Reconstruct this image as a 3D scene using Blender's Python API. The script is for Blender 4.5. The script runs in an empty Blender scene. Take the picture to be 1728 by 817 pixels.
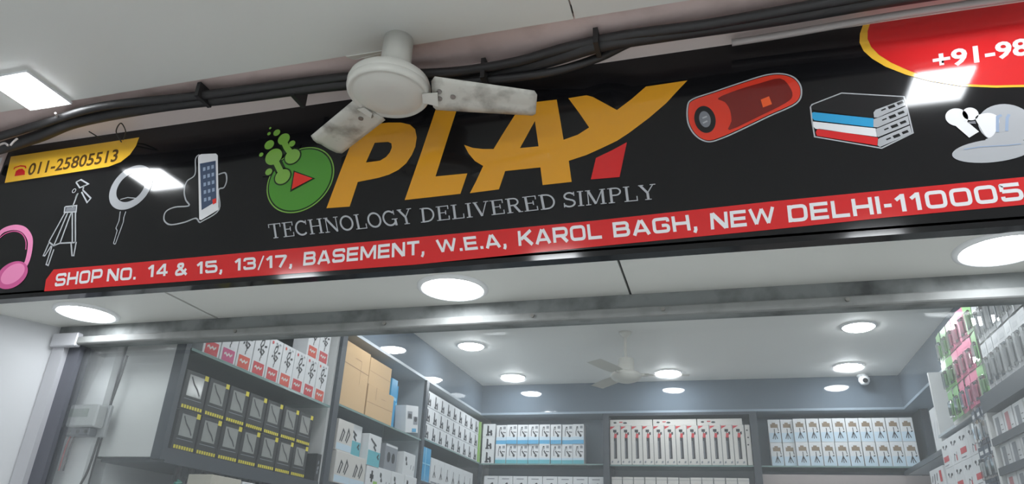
import bpy, bmesh, math, random
from mathutils import Vector, Matrix
from mathutils.geometry import tessellate_polygon

random.seed(7)
C = bpy.context.scene
COL = C.collection
H = 1.6            # eye height above the floor; heights below are written from eye level and lifted at the end

# ------------------------------------------------------------------ camera
PITCH, YAW, ROLL, FPX = 0.428098, -0.293561, 0.044552, 1197.41
CX, CY = 864.0, 408.5
_w = Vector((math.sin(YAW) * math.cos(PITCH), math.cos(YAW) * math.cos(PITCH), math.sin(PITCH)))
_r0 = Vector((math.cos(YAW), -math.sin(YAW), 0))
_u0 = _r0.cross(_w)
_r = math.cos(ROLL) * _r0 + math.sin(ROLL) * _u0
_u = -math.sin(ROLL) * _r0 + math.cos(ROLL) * _u0
cam = bpy.data.objects.new('camera', bpy.data.cameras.new('camera'))
COL.objects.link(cam)
m = Matrix((_r, _u, -_w)).transposed().to_4x4()
cam.matrix_world = m
cam.data.sensor_width = 36.0
cam.data.lens = FPX / 1728.0 * 36.0
cam.data.clip_start = 0.02
C.camera = cam

# ------------------------------------------------------------------ world, exposure
wd = bpy.data.worlds.new('world'); C.world = wd; wd.use_nodes = True
wd.node_tree.nodes['Background'].inputs[0].default_value = (0.9, 0.95, 1.0, 1)
wd.node_tree.nodes['Background'].inputs[1].default_value = 0.05
C.view_settings.view_transform = 'Standard'
C.view_settings.look = 'None'
C.view_settings.exposure = 0.9
C.view_settings.gamma = 1.0
C.view_settings.use_curve_mapping = False
try:
    C.cycles.use_denoising = True
    C.cycles.max_bounces = 8
    C.cycles.diffuse_bounces = 4
    C.cycles.transparent_max_bounces = 16
    C.cycles.sample_clamp_indirect = 4.0
except Exception:
    pass
LED_SHOP, LED_SOFFIT, LED_HALL = 29.0, 12.0, 20.0
LED_COL = (0.93, 0.97, 1.0)

# ------------------------------------------------------------------ materials
def lin(c):
    return tuple((v / 255.0 / 12.92) if v / 255.0 <= 0.04045 else ((v / 255.0 + 0.055) / 1.055) ** 2.4 for v in c)

MATS = {}
def mat(name, rgb, rough=0.55, metal=0.0, spec=0.5, var=0.0, scale=8.0, bump=0.0, bscale=40.0, dirt=None, dscale=6.0, damt=0.5, coat=0.0):
    if name in MATS: return MATS[name]
    M = bpy.data.materials.new(name); M.use_nodes = True
    nt = M.node_tree; P = nt.nodes['Principled BSDF']
    c = lin(rgb)
    P.inputs['Base Color'].default_value = (*c, 1)
    P.inputs['Roughness'].default_value = rough
    P.inputs['Metallic'].default_value = metal
    P.inputs['Specular IOR Level'].default_value = spec
    if coat: P.inputs['Coat Weight'].default_value = coat
    tc = nt.nodes.new('ShaderNodeTexCoord')
    last = None
    if var > 0 or dirt:
        n = nt.nodes.new('ShaderNodeTexNoise'); n.inputs['Scale'].default_value = scale; n.inputs['Detail'].default_value = 5
        nt.links.new(tc.outputs['Object'], n.inputs['Vector'])
        mx = nt.nodes.new('ShaderNodeMix'); mx.data_type = 'RGBA'
        mx.inputs[6].default_value = (*[v * (1 - var) for v in c], 1)
        mx.inputs[7].default_value = (*[min(1, v * (1 + var)) for v in c], 1)
        nt.links.new(n.outputs['Fac'], mx.inputs[0])
        last = mx.outputs[2]
    if dirt:
        n2 = nt.nodes.new('ShaderNodeTexNoise'); n2.inputs['Scale'].default_value = dscale; n2.inputs['Detail'].default_value = 7
        nt.links.new(tc.outputs['Object'], n2.inputs['Vector'])
        rp = nt.nodes.new('ShaderNodeValToRGB')
        rp.color_ramp.elements[0].position = 0.48; rp.color_ramp.elements[0].color = (0, 0, 0, 1)
        rp.color_ramp.elements[1].position = 0.72; rp.color_ramp.elements[1].color = (damt, damt, damt, 1)
        nt.links.new(n2.outputs['Fac'], rp.inputs[0])
        m2 = nt.nodes.new('ShaderNodeMix'); m2.data_type = 'RGBA'
        nt.links.new(rp.outputs[0], m2.inputs[0]); nt.links.new(last, m2.inputs[6])
        m2.inputs[7].default_value = (*lin(dirt), 1)
        last = m2.outputs[2]
    if last: nt.links.new(last, P.inputs['Base Color'])
    if bump:
        n3 = nt.nodes.new('ShaderNodeTexNoise'); n3.inputs['Scale'].default_value = bscale; n3.inputs['Detail'].default_value = 3
        nt.links.new(tc.outputs['Object'], n3.inputs['Vector'])
        b = nt.nodes.new('ShaderNodeBump'); b.inputs['Strength'].default_value = bump; b.inputs['Distance'].default_value = 0.02
        nt.links.new(n3.outputs['Fac'], b.inputs['Height']); nt.links.new(b.outputs[0], P.inputs['Normal'])
    MATS[name] = M
    return M

def emit(name, rgb, s):
    M = bpy.data.materials.new(name); M.use_nodes = True
    P = M.node_tree.nodes['Principled BSDF']
    P.inputs['Base Color'].default_value = (0.9, 0.9, 0.9, 1)
    P.inputs['Emission Color'].default_value = (*rgb, 1); P.inputs['Emission Strength'].default_value = s
    return M

def glassy(name, tint, film, film_amt, refl=1.0):
    M = bpy.data.materials.new(name); M.use_nodes = True
    nt = M.node_tree; nt.nodes.remove(nt.nodes['Principled BSDF'])
    out = nt.nodes['Material Output']
    t = nt.nodes.new('ShaderNodeBsdfTransparent'); t.inputs[0].default_value = (*tint, 1)
    d = nt.nodes.new('ShaderNodeBsdfDiffuse'); d.inputs[0].default_value = (*film, 1)
    g = nt.nodes.new('ShaderNodeBsdfGlossy'); g.inputs['Roughness'].default_value = 0.03
    a = nt.nodes.new('ShaderNodeMixShader'); a.inputs[0].default_value = film_amt
    nt.links.new(t.outputs[0], a.inputs[1]); nt.links.new(d.outputs[0], a.inputs[2])
    f = nt.nodes.new('ShaderNodeFresnel'); f.inputs[0].default_value = 1.35
    mu = nt.nodes.new('ShaderNodeMath'); mu.operation = 'MULTIPLY'; mu.inputs[1].default_value = refl
    nt.links.new(f.outputs[0], mu.inputs[0])
    b = nt.nodes.new('ShaderNodeMixShader')
    nt.links.new(mu.outputs[0], b.inputs[0]); nt.links.new(a.outputs[0], b.inputs[1]); nt.links.new(g.outputs[0], b.inputs[2])
    nt.links.new(b.outputs[0], out.inputs[0])
    return M

white_ceiling = mat('white_ceiling_board', (214, 215, 211), 0.45, var=0.03, scale=2)
shop_ceiling = mat('shop_ceiling_paint', (240, 240, 237), 0.6, var=0.02, scale=2)
wall_white = mat('white_wall_paint', (224, 226, 228), 0.6, var=0.03, scale=3)
mauve = mat('mauve_plaster', (214, 194, 190), 0.7, var=0.06, scale=5, dirt=(168, 148, 143), dscale=9, damt=0.35)
mauve_light = mat('pale_moulding_paint', (226, 212, 208), 0.7, var=0.05, scale=6)
dirty_metal = mat('grimy_dark_aluminium', (134, 138, 138), 0.6, 0.0, var=0.12, scale=9, dirt=(52, 54, 54), dscale=7, damt=0.8)
alu = mat('brushed_aluminium', (138, 140, 139), 0.6, 0.0, var=0.06, scale=20, dirt=(110, 112, 110), dscale=12, damt=0.6)
alu_pale = mat('pale_anodised_frame', (186, 187, 192), 0.5, 0.1, var=0.03)
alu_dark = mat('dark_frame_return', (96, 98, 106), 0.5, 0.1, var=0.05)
laminate = mat('glossy_slate_laminate', (104, 115, 126), 0.045, spec=0.6, var=0.03, scale=2, bump=0.14, bscale=2.6)
post_dark = mat('charcoal_laminate', (62, 68, 75), 0.35, var=0.05)
inner_grey = mat('pale_grey_laminate', (176, 184, 190), 0.4, var=0.03)
back_grey = mat('blue_grey_backboard', (140, 154, 166), 0.4, var=0.04)
back_dark = mat('dark_backboard', (66, 72, 72), 0.45, var=0.05)
panel_white = mat('white_gloss_panel', (212, 213, 212), 0.3, var=0.015)
floor_mat = mat('floor_tile', (234, 233, 229), 0.3, var=0.03, scale=3)
black_rubber = mat('black_cable_sheath', (38, 37, 38), 0.5, var=0.25, scale=30)
conduit_mat = mat('grey_conduit', (176, 170, 168), 0.5, var=0.04)
fan_white = mat('yellowed_white_enamel', (204, 203, 196), 0.32, var=0.03, scale=6)
fan_dark = mat('fan_gap_dark', (40, 38, 36), 0.6)
blade_mat = mat('dusty_fan_blade', (196, 194, 186), 0.4, var=0.06, scale=9, dirt=(84, 76, 66), dscale=11, damt=0.9)
grime = mat('blade_grime', (112, 104, 94), 0.6, var=0.3, scale=14)
steel = mat('screw_steel', (150, 148, 144), 0.35, 0.8)
led_shop = emit('led_shop', LED_COL, LED_SHOP)
led_soffit = emit('led_soffit', LED_COL, LED_SOFFIT)
led_hall = emit('led_hall', LED_COL, LED_HALL)
led_frame = mat('led_white_frame', (232, 234, 236), 0.4)
glass_front = glassy('shop_front_glass', (0.97, 0.98, 0.98), (0.78, 0.82, 0.84), 0.05, 0.6)  # pale diffuse share paints haze over the shop interior
glass_shelf = glassy('green_shelf_glass', (0.80, 0.88, 0.86), (0.45, 0.6, 0.57), 0.18, 1.2)
glass_edge = mat('shelf_glass_edge', (120, 146, 142), 0.15, spec=0.6)
plastic_wrap = glassy('clear_plastic', (0.96, 0.97, 0.97), (0.8, 0.8, 0.8), 0.06, 2.2)
# sign print
sg = dict(rough=0.09, spec=0.5)
S_BLACK = mat('sign_black_flex', (20, 20, 22), 0.09, spec=0.42, bump=0.015, bscale=2.2)
S_ORANGE = mat('print_orange', (216, 152, 44), **sg)
S_YELLOW = mat('print_yellow', (238, 186, 62), **sg)
S_RED = mat('print_red', (206, 42, 44), **sg)
S_DRED = mat('print_dark_red', (116, 36, 32), **sg)
S_WHITE = mat('print_white', (226, 226, 228), **sg)
S_GREY = mat('print_grey', (170, 172, 176), **sg)
S_MID = mat('print_mid_grey', (120, 122, 128), **sg)
S_DARK = mat('print_ink', (30, 30, 32), **sg)
S_GREEN = mat('print_green', (78, 142, 52), **sg)
S_LGREEN = mat('print_light_green', (122, 168, 74), **sg)
S_DGREEN = mat('print_dark_green', (26, 50, 24), **sg)
S_LOGORED = mat('print_logo_red', (222, 52, 44), **sg)
S_PINK = mat('print_pink', (236, 140, 186), **sg)
S_DPINK = mat('print_deep_pink', (206, 92, 148), **sg)
S_BROWN = mat('print_brown', (92, 70, 40), **sg)
S_BLUE = mat('print_blue', (52, 156, 206), **sg)
S_NAVY = mat('print_navy', (70, 84, 108), **sg)
S_SKY = mat('print_sky', (150, 166, 190), **sg)
S_BRICK = mat('print_speaker_red', (216, 62, 44), **sg)
S_ORNG2 = mat('print_button_orange', (236, 96, 48), **sg)

# ------------------------------------------------------------------ object helpers
def link(o, parent=None):
    COL.objects.link(o)
    if parent is not None: o.parent = parent
    return o

def tag(o, label, cat, group=None):
    o['label'] = label; o['category'] = cat
    if group: o['group'] = group
    return o

def thing(name, label, cat, loc=(0, 0, 0), rz=0.0, group=None):
    o = bpy.data.objects.new(name, None); o.empty_display_size = 0.05
    o.location = loc; o.rotation_euler = (0, 0, rz)
    link(o); return tag(o, label, cat, group)

def struct(o):
    o['kind'] = 'structure'; return o

def bm_mesh(name, bm, mats):
    me = bpy.data.meshes.new(name); bm.to_mesh(me); bm.free()
    for x in (mats if isinstance(mats, (list, tuple)) else [mats]): me.materials.append(x)
    return me

def obj(name, bm, mats, parent=None, smooth=False):
    me = bm_mesh(name, bm, mats)
    if smooth:
        for p in me.polygons: p.use_smooth = True
    return link(bpy.data.objects.new(name, me), parent)

def add_box(bm, x0, x1, y0, y1, z0, z1, mi=0):
    v = [bm.verts.new(p) for p in ((x0, y0, z0), (x1, y0, z0), (x1, y1, z0), (x0, y1, z0), (x0, y0, z1), (x1, y0, z1), (x1, y1, z1), (x0, y1, z1))]
    for f in ((3, 2, 1, 0), (4, 5, 6, 7), (0, 1, 5, 4), (1, 2, 6, 5), (2, 3, 7, 6), (3, 0, 4, 7)):
        bm.faces.new([v[i] for i in f]).material_index = mi

def box(name, x0, x1, y0, y1, z0, z1, m, parent=None, bevel=0.0):
    bm = bmesh.new(); add_box(bm, x0, x1, y0, y1, z0, z1)
    if bevel: bmesh.ops.bevel(bm, geom=bm.edges[:], offset=bevel, segments=1, affect='EDGES')
    return obj(name, bm, m, parent)

def add_lathe(bm, prof, n=40, origin=(0, 0, 0)):
    rings = []
    for r, z in prof:
        if r < 1e-6: rings.append([bm.verts.new((origin[0], origin[1], origin[2] + z))])
        else: rings.append([bm.verts.new((origin[0] + r * math.cos(2 * math.pi * i / n), origin[1] + r * math.sin(2 * math.pi * i / n), origin[2] + z)) for i in range(n)])
    for a, b in zip(rings, rings[1:]):
        for i in range(n):
            j = (i + 1) % n
            if len(a) == 1 and len(b) == 1: continue
            if len(a) == 1: bm.faces.new((a[0], b[j], b[i]))
            elif len(b) == 1: bm.faces.new((a[i], a[j], b[0]))
            else: bm.faces.new((a[i], a[j], b[j], b[i]))
    bmesh.ops.recalc_face_normals(bm, faces=bm.faces[:])

def lathe(name, prof, m, parent=None, n=40, origin=(0, 0, 0), smooth=True):
    bm = bmesh.new(); add_lathe(bm, prof, n, origin)
    o = obj(name, bm, m, parent, smooth)
    return o

def add_tube(bm, pts, rad, n=8):
    pts = [Vector(p) for p in pts]; rings = []
    for i, p in enumerate(pts):
        t = (pts[min(i + 1, len(pts) - 1)] - pts[max(i - 1, 0)]).normalized()
        up = Vector((0, 0, 1)) if abs(t.z) < 0.9 else Vector((1, 0, 0))
        a = t.cross(up).normalized(); b = a.cross(t)
        r = rad[i] if isinstance(rad, (list, tuple)) else rad
        rings.append([bm.verts.new(p + a * r * math.cos(2 * math.pi * k / n) + b * r * math.sin(2 * math.pi * k / n)) for k in range(n)])
    for A, B in zip(rings, rings[1:]):
        for k in range(n): bm.faces.new((A[k], A[(k + 1) % n], B[(k + 1) % n], B[k]))
    bm.faces.new(rings[0][::-1]); bm.faces.new(rings[-1])

def smooth_path(pts, sub=8):
    pts = [Vector(p) for p in pts]; out = []
    for i in range(len(pts) - 1):
        p0, p1, p2, p3 = pts[max(i - 1, 0)], pts[i], pts[i + 1], pts[min(i + 2, len(pts) - 1)]
        for k in range(sub):
            t = k / sub
            out.append(0.5 * ((2 * p1) + (p2 - p0) * t + (2 * p0 - 5 * p1 + 4 * p2 - p3) * t * t + (3 * p1 - p0 - 3 * p2 + p3) * t ** 3))
    out.append(pts[-1]); return out

def tube(name, pts, rad, m, parent=None, n=8, sub=8):
    bm = bmesh.new(); add_tube(bm, smooth_path(pts, sub) if sub else pts, rad, n)
    return obj(name, bm, m, parent, True)

ORD = ['first', 'second', 'third', 'fourth', 'fifth', 'sixth', 'seventh', 'eighth', 'ninth', 'tenth', 'eleventh', 'twelfth', 'thirteenth']

# ------------------------------------------------------------------ 2D print helpers (u right, v up)
def fill(bm, loops, mi=0, to3=lambda p: (p[0], 0, p[1])):
    vv = [[Vector((p[0], p[1], 0)) for p in l] for l in loops]
    flat = [bm.verts.new(to3(p)) for l in loops for p in l]
    for t in tessellate_polygon(vv):
        try: bm.faces.new([flat[i] for i in t]).material_index = mi
        except ValueError: pass

def ribbon(pts, w, closed=False):
    pts = [Vector((p[0], p[1])) for p in pts]; n = len(pts); L = []; R = []
    for i in range(n):
        a = pts[(i - 1) % n] if (closed or i > 0) else None
        b = pts[(i + 1) % n] if (closed or i < n - 1) else None
        d1 = (pts[i] - a).normalized() if a is not None else None
        d2 = (b - pts[i]).normalized() if b is not None else None
        if d1 is None: d1 = d2
        if d2 is None: d2 = d1
        n1 = Vector((-d1.y, d1.x)); n2 = Vector((-d2.y, d2.x))
        nn = (n1 + n2)
        if nn.length < 1e-4: nn = n1.copy()
        nn.normalize(); k = 1 / max(0.45, nn.dot(n1))
        L.append(pts[i] + nn * w / 2 * k); R.append(pts[i] - nn * w / 2 * k)
    return L, R

def stroke(bm, pts, w, closed=False, mi=0, to3=lambda p: (p[0], 0, p[1])):
    L, R = ribbon(pts, w, closed); n = len(L)
    vl = [bm.verts.new(to3(p)) for p in L]; vr = [bm.verts.new(to3(p)) for p in R]
    for i in range(n if closed else n - 1):
        j = (i + 1) % n
        bm.faces.new((vr[i], vr[j], vl[j], vl[i])).material_index = mi

def rounded(pts, rad, closed=False, seg=4):
    pts = [Vector(p) for p in pts]; n = len(pts); out = []
    for i in range(n):
        if not closed and i in (0, n - 1): out.append(pts[i]); continue
        a, p, b = pts[(i - 1) % n], pts[i], pts[(i + 1) % n]
        r = min(rad, (a - p).length / 2.01, (b - p).length / 2.01)
        s = p + (a - p).normalized() * r; e = p + (b - p).normalized() * r
        for k in range(seg + 1):
            t = k / seg; out.append((1 - t) ** 2 * s + 2 * t * (1 - t) * p + t * t * e)
    return out

def ell(cx, cy, rx, ry, rot=0.0, n=36, a0=0, a1=360):
    o = []; full = abs(a1 - a0) >= 360
    for i in range(n if full else n + 1):
        t = math.radians(a0 + (a1 - a0) * i / n); x, y = rx * math.cos(t), ry * math.sin(t)
        o.append((cx + x * math.cos(rot) - y * math.sin(rot), cy + x * math.sin(rot) + y * math.cos(rot)))
    return o

# ================================================================== STRUCTURE
ZS = 0.888          # underside of the soffit below the sign
ZF = 1.61           # false ceiling of the passage
ZC = 1.62           # ceiling of the shop
FB = 1.35           # underside of the laminate fascia round the shop ceiling
XL, XR, YB = -2.25, 1.49, 6.66

fl = struct(box('floor', -4.6, 3.6, -2.2, 7.4, -H - 0.05, -H, floor_mat))
# passage false ceiling: boards with open joints
ceil_o = struct(box('ceiling', -4.6, 3.6, -2.2, 1.70, ZF + 0.014, ZF + 0.03, mauve))
for k, (a, b) in enumerate(((-4.6, -2.95 + 0.4), (-2.546, -0.356), (-0.350, 1.85), (1.854, 3.6))):
    if k == 0: a, b = -4.6, -2.55
    box('ceiling_board', a, b, -2.2, 1.75, ZF, ZF + 0.013, white_ceiling, ceil_o)
# broken lip of the board beside the fan canopy
bm = bmesh.new()
rim = [(-1.17, 1.75), (-1.15, 1.772), (-1.115, 1.768), (-1.09, 1.785), (-1.05, 1.776), (-1.01, 1.79), (-0.985, 1.775), (-0.97, 1.75)]
lo = [bm.verts.new((x, y, ZF - 0.002 - 0.006 * random.random())) for x, y in rim]; hi = [bm.verts.new((x, y, ZF + 0.012)) for x, y in rim]
bm.faces.new(lo); bm.faces.new(hi[::-1])
for i in range(len(rim)):
    j = (i + 1) % len(rim); bm.faces.new((lo[i], hi[i], hi[j], lo[j]))
bmesh.ops.recalc_face_normals(bm, faces=bm.faces[:])
obj('broken_edge', bm, fan_white, ceil_o)
slab = struct(box('ceiling', -4.6, 3.6, -2.2, 7.4, 2.05, 2.15, wall_white))
# wall the sign hangs on
wf = struct(box('wall_front', -4.6, 3.6, 2.05, 2.12, ZS + 0.02, 2.05, mauve))
st_strip = struct(box('ceiling_strip', -4.6, 3.6, 1.74, 1.91, ZF + 0.016, ZF + 0.03, mauve))
box('lower_moulding', -4.6, 3.6, 1.91, 2.05, ZF + 0.010, ZF + 0.03, mauve_light, st_strip)
# soffit under the sign
so = struct(box('trim_1', -3.0, 3.6, 2.0, 2.42, ZS + 0.012, ZS + 0.02, back_dark))
for a, b in ((-3.0, -1.989), (-1.976, -0.275), (-0.267, 1.45), (1.456, 3.6)):
    box('soffit_board', a, b, 2.004, 2.38, ZS, ZS + 0.012, white_ceiling, so)
# left pillar with a slightly splayed reveal
bm = bmesh.new()
pl = [(-4.6, 2.03), (-3.0, 2.03), (-2.802, 2.38), (-2.802, 2.43), (-4.6, 2.43)]
lo = [bm.verts.new((x, y, -H)) for x, y in pl]; hi = [bm.verts.new((x, y, ZS + 0.012)) for x, y in pl]
bm.faces.new(lo[::-1]); bm.faces.new(hi)
for i in range(5):
    j = (i + 1) % 5; bm.faces.new((lo[i], lo[j], hi[j], hi[i]))
struct(obj('wall_pillar', bm, mat('pillar_paint', (192, 194, 197), 0.6, var=0.03, scale=3)))
struct(box('wall_pillar_upper', -4.6, -3.0, 2.03, 2.049, ZS + 0.013, 1.60, wall_white))
struct(box('wall_left', -4.7, -4.6, -2.2, 7.4, -H, 2.05, wall_white))
struct(box('wall_right', 3.6, 3.7, -2.2, 2.62, -H, 2.05, wall_white))
struct(box('wall_back', -4.6, 3.6, -2.3, -2.2, -H, 2.05, wall_white))
# shop shell
struct(box('ceiling', XL - 0.0, XR, 2.44, YB, ZC, ZC + 0.03, shop_ceiling))
struct(box('wall_shop_left', -2.66, -2.60, 2.62, 7.0, -H, 2.05, wall_white))
struct(box('wall_shop_nib', -4.6, -2.585, 2.498, 2.535, -H, 2.05, mat('shop_wall_paint', (238, 239, 240), 0.6, var=0.02, scale=3)))
struct(box('wall_shop_back', -2.60, 1.90, 7.0, 7.06, -H, 2.05, wall_white))
struct(box('wall_shop_right', 1.90, 1.96, 2.44, 7.0, -H, 2.05, wall_white))
# glossy laminate fascia round the tray ceiling
struct(box('trim_2', XL - 0.02, XL, 2.56, YB, FB, ZC, laminate))
struct(box('trim_3', XL, XR, YB, YB + 0.02, FB, ZC, laminate))
struct(box('trim_4', XR, XR + 0.02, 2.46, YB, FB, ZC, laminate))
struct(box('trim_5', XL - 0.35, XL - 0.0, 2.56, YB + 0.34, FB - 0.02, FB, inner_grey))
struct(box('trim_6', XL, 1.9, YB - 0.0, 7.0, FB - 0.02, FB, back_grey))
struct(box('trim_7', XR, 1.9, 2.46, YB, FB - 0.02, FB, back_grey))
# shopfront header, posts and pane
hd = struct(box('trim_8', -2.80, 3.6, 2.37, 2.43, 0.803, ZS, dirty_metal))
box('lower_rail', -2.80, 3.6, 2.345, 2.372, 0.800, 0.832, alu, hd, 0.004)
for x in (-1.86, -1.2, -0.62, -0.16, 0.42, 1.02):
    bm = bmesh.new(); add_tube(bm, [(x, 2.346, 0.818), (x, 2.338, 0.818)], 0.007, 10); obj('screw', bm, steel, hd)
box('corner_cap', -2.80, -2.66, 2.34, 2.372, 0.79, 0.85, alu_pale, hd, 0.004)
jf = struct(box('trim_9', -2.80, -2.735, 2.36, 2.44, -H, 0.803, alu_pale))
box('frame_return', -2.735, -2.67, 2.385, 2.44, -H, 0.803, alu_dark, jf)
gp = struct(box('window_1', -2.67, 1.9, 2.405, 2.413, -H, 0.805, glass_front))

# ================================================================== LIGHTS
def round_light(x, y, z, label, group, m, R=0.105, dome=1.0):
    t = thing('round_ceiling_light', label, 'ceiling light', (x, y, z), 0, group)
    lathe('frame', [(R + 0.014, 0.0), (R + 0.013, -0.008), (R, -0.012), (R - 0.004, -0.009), (R - 0.004, 0.0)], led_frame, t)
    lathe('diffuser', [(0, -0.030 * dome), (R * 0.4, -0.0295 * dome), (R * 0.7, -0.026 * dome), (R * 0.9, -0.018 * dome), (R - 0.003, -0.009)], m, t)
    return t

def square_light(x, y, z, label, group, m, R=0.09):
    t = thing('square_ceiling_light', label, 'ceiling light', (x, y, z), 0, group)
    bm = bmesh.new(); e = R + 0.012
    for a in ((-e, e, -e, -R), (-e, e, R, e), (-e, -R, -R, R), (R, e, -R, R)): add_box(bm, *a, -0.010, 0)
    obj('frame', bm, led_frame, t)
    bm = bmesh.new(); add_box(bm, -R, R, -R, R, -0.016, -0.002); obj('diffuser', bm, m, t)
    return t

G1 = 'round lights in the soffit under the sign'
for x, y, l in ((-2.50, 2.21, 'round white LED light in soffit above the left glass frame'),
                (-0.875, 2.196, 'round white LED light in soffit under the letters W.E.A'),
                (0.815, 2.165, 'round white LED light in soffit below the digits 110005')):
    round_light(x, y, ZS, l, G1, led_soffit, 0.112, 0.5)
G2 = 'square lights in the passage ceiling'
square_light(-2.49, 1.655, ZF, 'square LED panel in passage ceiling above the yellow phone number corner', G2, led_hall, 0.092)
square_light(0.83, 1.635, ZF, 'square LED panel in passage ceiling in front of the red oval', G2, led_hall, 0.092)
for x, y in ((-2.49, 0.28), (-0.83, 0.30), (0.83, 0.26), (2.45, 0.2)):  # unseen panels, added to raise the light level in the passage
    square_light(x, y, ZF, 'added square fill light in passage ceiling behind the viewer', 'added fill lights further back in the passage', led_hall, 0.12)
added_rear_fill = emit('added_rear_fill', LED_COL, 80.0)  # extra lamps out of view, added to brighten wall fronts and floor bounce
for x, y in ((-1.84, -1.50), (-0.415, -1.51), (1.05, -1.465), (2.6, -1.5)):
    round_light(x, y, ZF, 'added round fill light in passage ceiling far behind the viewer', 'added fill lights at the back of the passage', added_rear_fill, 0.12)
G3 = 'round lights in the shop ceiling'
for x, y, l in ((-1.905, 5.285, 'round LED light in shop ceiling, left row, nearer the header'),
                (-1.84, 6.32, 'round LED light in shop ceiling, left row, nearest the back shelves'),
                (-0.415, 6.33, 'round LED light in shop ceiling right of the small fan'),
                (1.05, 6.285, 'round LED light in shop ceiling beside the small dome camera'),
                (0.975, 5.205, 'round LED light in shop ceiling, right row, nearer the header')):
    round_light(x, y, ZC, l, G3, led_shop)
for x in (-1.88, -0.41, 1.0):  # unseen front rows, added to light the shop interior
    for y in (4.2, 3.15):
        round_light(x, y, ZC, 'added round fill light in shop ceiling, unseen behind the shopfront header', 'added fill lights behind the header', led_shop)

# ================================================================== SIGN
SY = 2.0
def ray(px, py):
    return _w * FPX + _r * (px - CX) - _u * (py - CY)
def S(px, py):                     # point of the flat sign face
    d = ray(px, py); k = SY / d.y; return Vector((d.x * k, d.z * k))
def SL(pts): return [S(*p) for p in pts]
def crop(ox, oy, s):
    return lambda pts: [S(ox + a / s, oy + b / s) for a, b in pts]

SX0, SX1, SZ0, SZ1 = -2.99, 2.2, 0.882, 1.622
sign = thing('shop_sign', 'long glossy black shop sign printed PLAY above the glass shopfront', 'sign', (0, SY, 0))
box('backing_panel', SX0, SX1, 0.0, 0.045, SZ0, SZ1, S_BLACK, sign)
bmE = bmesh.new()
add_box(bmE, SX0 - 0.012, SX0, -0.006, 0.045, SZ0, SZ1)
obj('edge_strip', bmE, mauve, sign)

LAYER = [0]
def at_layer(k):
    return lambda p: (p[0], -0.0006 * k, p[1])
def flat(name, loops, m, k=1, parent=None):
    bm = bmesh.new(); fill(bm, loops, 0, at_layer(k)); bmesh.ops.recalc_face_normals(bm, faces=bm.faces[:])
    return obj(name, bm, m, parent or sign)
def lines(name, ls, w, m, k=1, parent=None, closed=False):
    bm = bmesh.new()
    for l in ls: stroke(bm, l, w, closed, 0, at_layer(k))
    return obj(name, bm, m, parent or sign)
def circ3(a, b, c):
    ax, ay, bx, by, cx, cy = *a, *b, *c
    d = 2 * (ax * (by - cy) + bx * (cy - ay) + cx * (ay - by))
    ux = ((ax * ax + ay * ay) * (by - cy) + (bx * bx + by * by) * (cy - ay) + (cx * cx + cy * cy) * (ay - by)) / d
    uy = ((ax * ax + ay * ay) * (cx - bx) + (bx * bx + by * by) * (ax - cx) + (cx * cx + cy * cy) * (bx - ax)) / d
    return ux, uy, math.hypot(ax - ux, ay - uy)
PXM = (S(900, 300) - S(901, 300)).length       # metres per pixel about the middle of the sign

def sm(pts, sub=5):
    return [(p.x, p.y) for p in smooth_path([Vector((a, b, 0)) for a, b in pts], sub)]
def smc(pts, sub=5):
    n = len(pts); q = [pts[(i - 2) % n] for i in range(n + 5)]
    return sm(q, sub)[2 * sub:(2 + n) * sub]
# --- big word
c2 = lambda pts: [(420 + a / 2.554, 60 + b / 2.554) for a, b in pts]
c3 = lambda pts: [(860 + a / 4.084, 120 + b / 4.084) for a, b in pts]
P_out = c2([(335, 745), (395, 585), (452, 440), (474, 396), (540, 383), (600, 376), (655, 376), (695, 385), (717, 405), (724, 440), (718, 480), (703, 515), (678, 552), (645, 580), (605, 600), (560, 614), (470, 632), (435, 738)])
P_in = c2([(543, 463), (600, 459), (615, 466), (617, 483), (608, 505), (592, 524), (566, 540), (505, 548)])
flat('letter', [SL(P_out), SL(P_in)], S_ORANGE, 2)
flat('letter', [SL(c2([(672, 710), (745, 500), (806, 318), (903, 300), (858, 440), (805, 608), (942, 595), (912, 683)]))], S_ORANGE, 2)
A_out = c2([(953, 680), (980, 628), (1010, 563), (975, 542), (948, 510), (928, 472), (965, 485), (1010, 490), (1055, 490), (1110, 400), (1180, 292)]) + \
    c3([(200, 212), (325, 198), (348, 330), (372, 475), (470, 440), (548, 390), (480, 290), (405, 188), (530, 168), (575, 180), (740, 270), (840, 195), (940, 108), (1225, 66), (1150, 145), (1080, 222), (960, 325), (820, 430), (740, 482), (640, 530), (530, 580), (408, 620), (428, 765), (228, 787), (215, 665), (-90, 690)]) + \
    c2([(1078, 664)])
# right leg foot and crossbar underside taken from the photograph's outline
A_out = c2([(953, 680), (980, 628), (1010, 563), (975, 542), (948, 510), (928, 472), (965, 485), (1010, 490), (1055, 490), (1110, 400), (1180, 292)]) + \
    c3([(200, 212), (325, 198), (348, 330), (372, 475), (470, 440), (548, 390), (480, 290), (405, 188), (530, 168), (575, 180), (740, 270), (840, 195), (940, 108), (1225, 66), (1150, 145), (1080, 222), (960, 325), (820, 430), (740, 482), (640, 530), (530, 580), (408, 620), (428, 765), (228, 787), (213, 665)]) + \
    c2([(1105, 585), (1078, 664)])
A_in = c3([(175, 345), (200, 520), (72, 532)])
flat('letter', [SL(A_out), SL(A_in)], S_ORANGE, 2)
flat('letter_foot', [SL(c3([(595, 600), (700, 550), (808, 492), (758, 732), (560, 748)]))], S_RED, 2)

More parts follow.
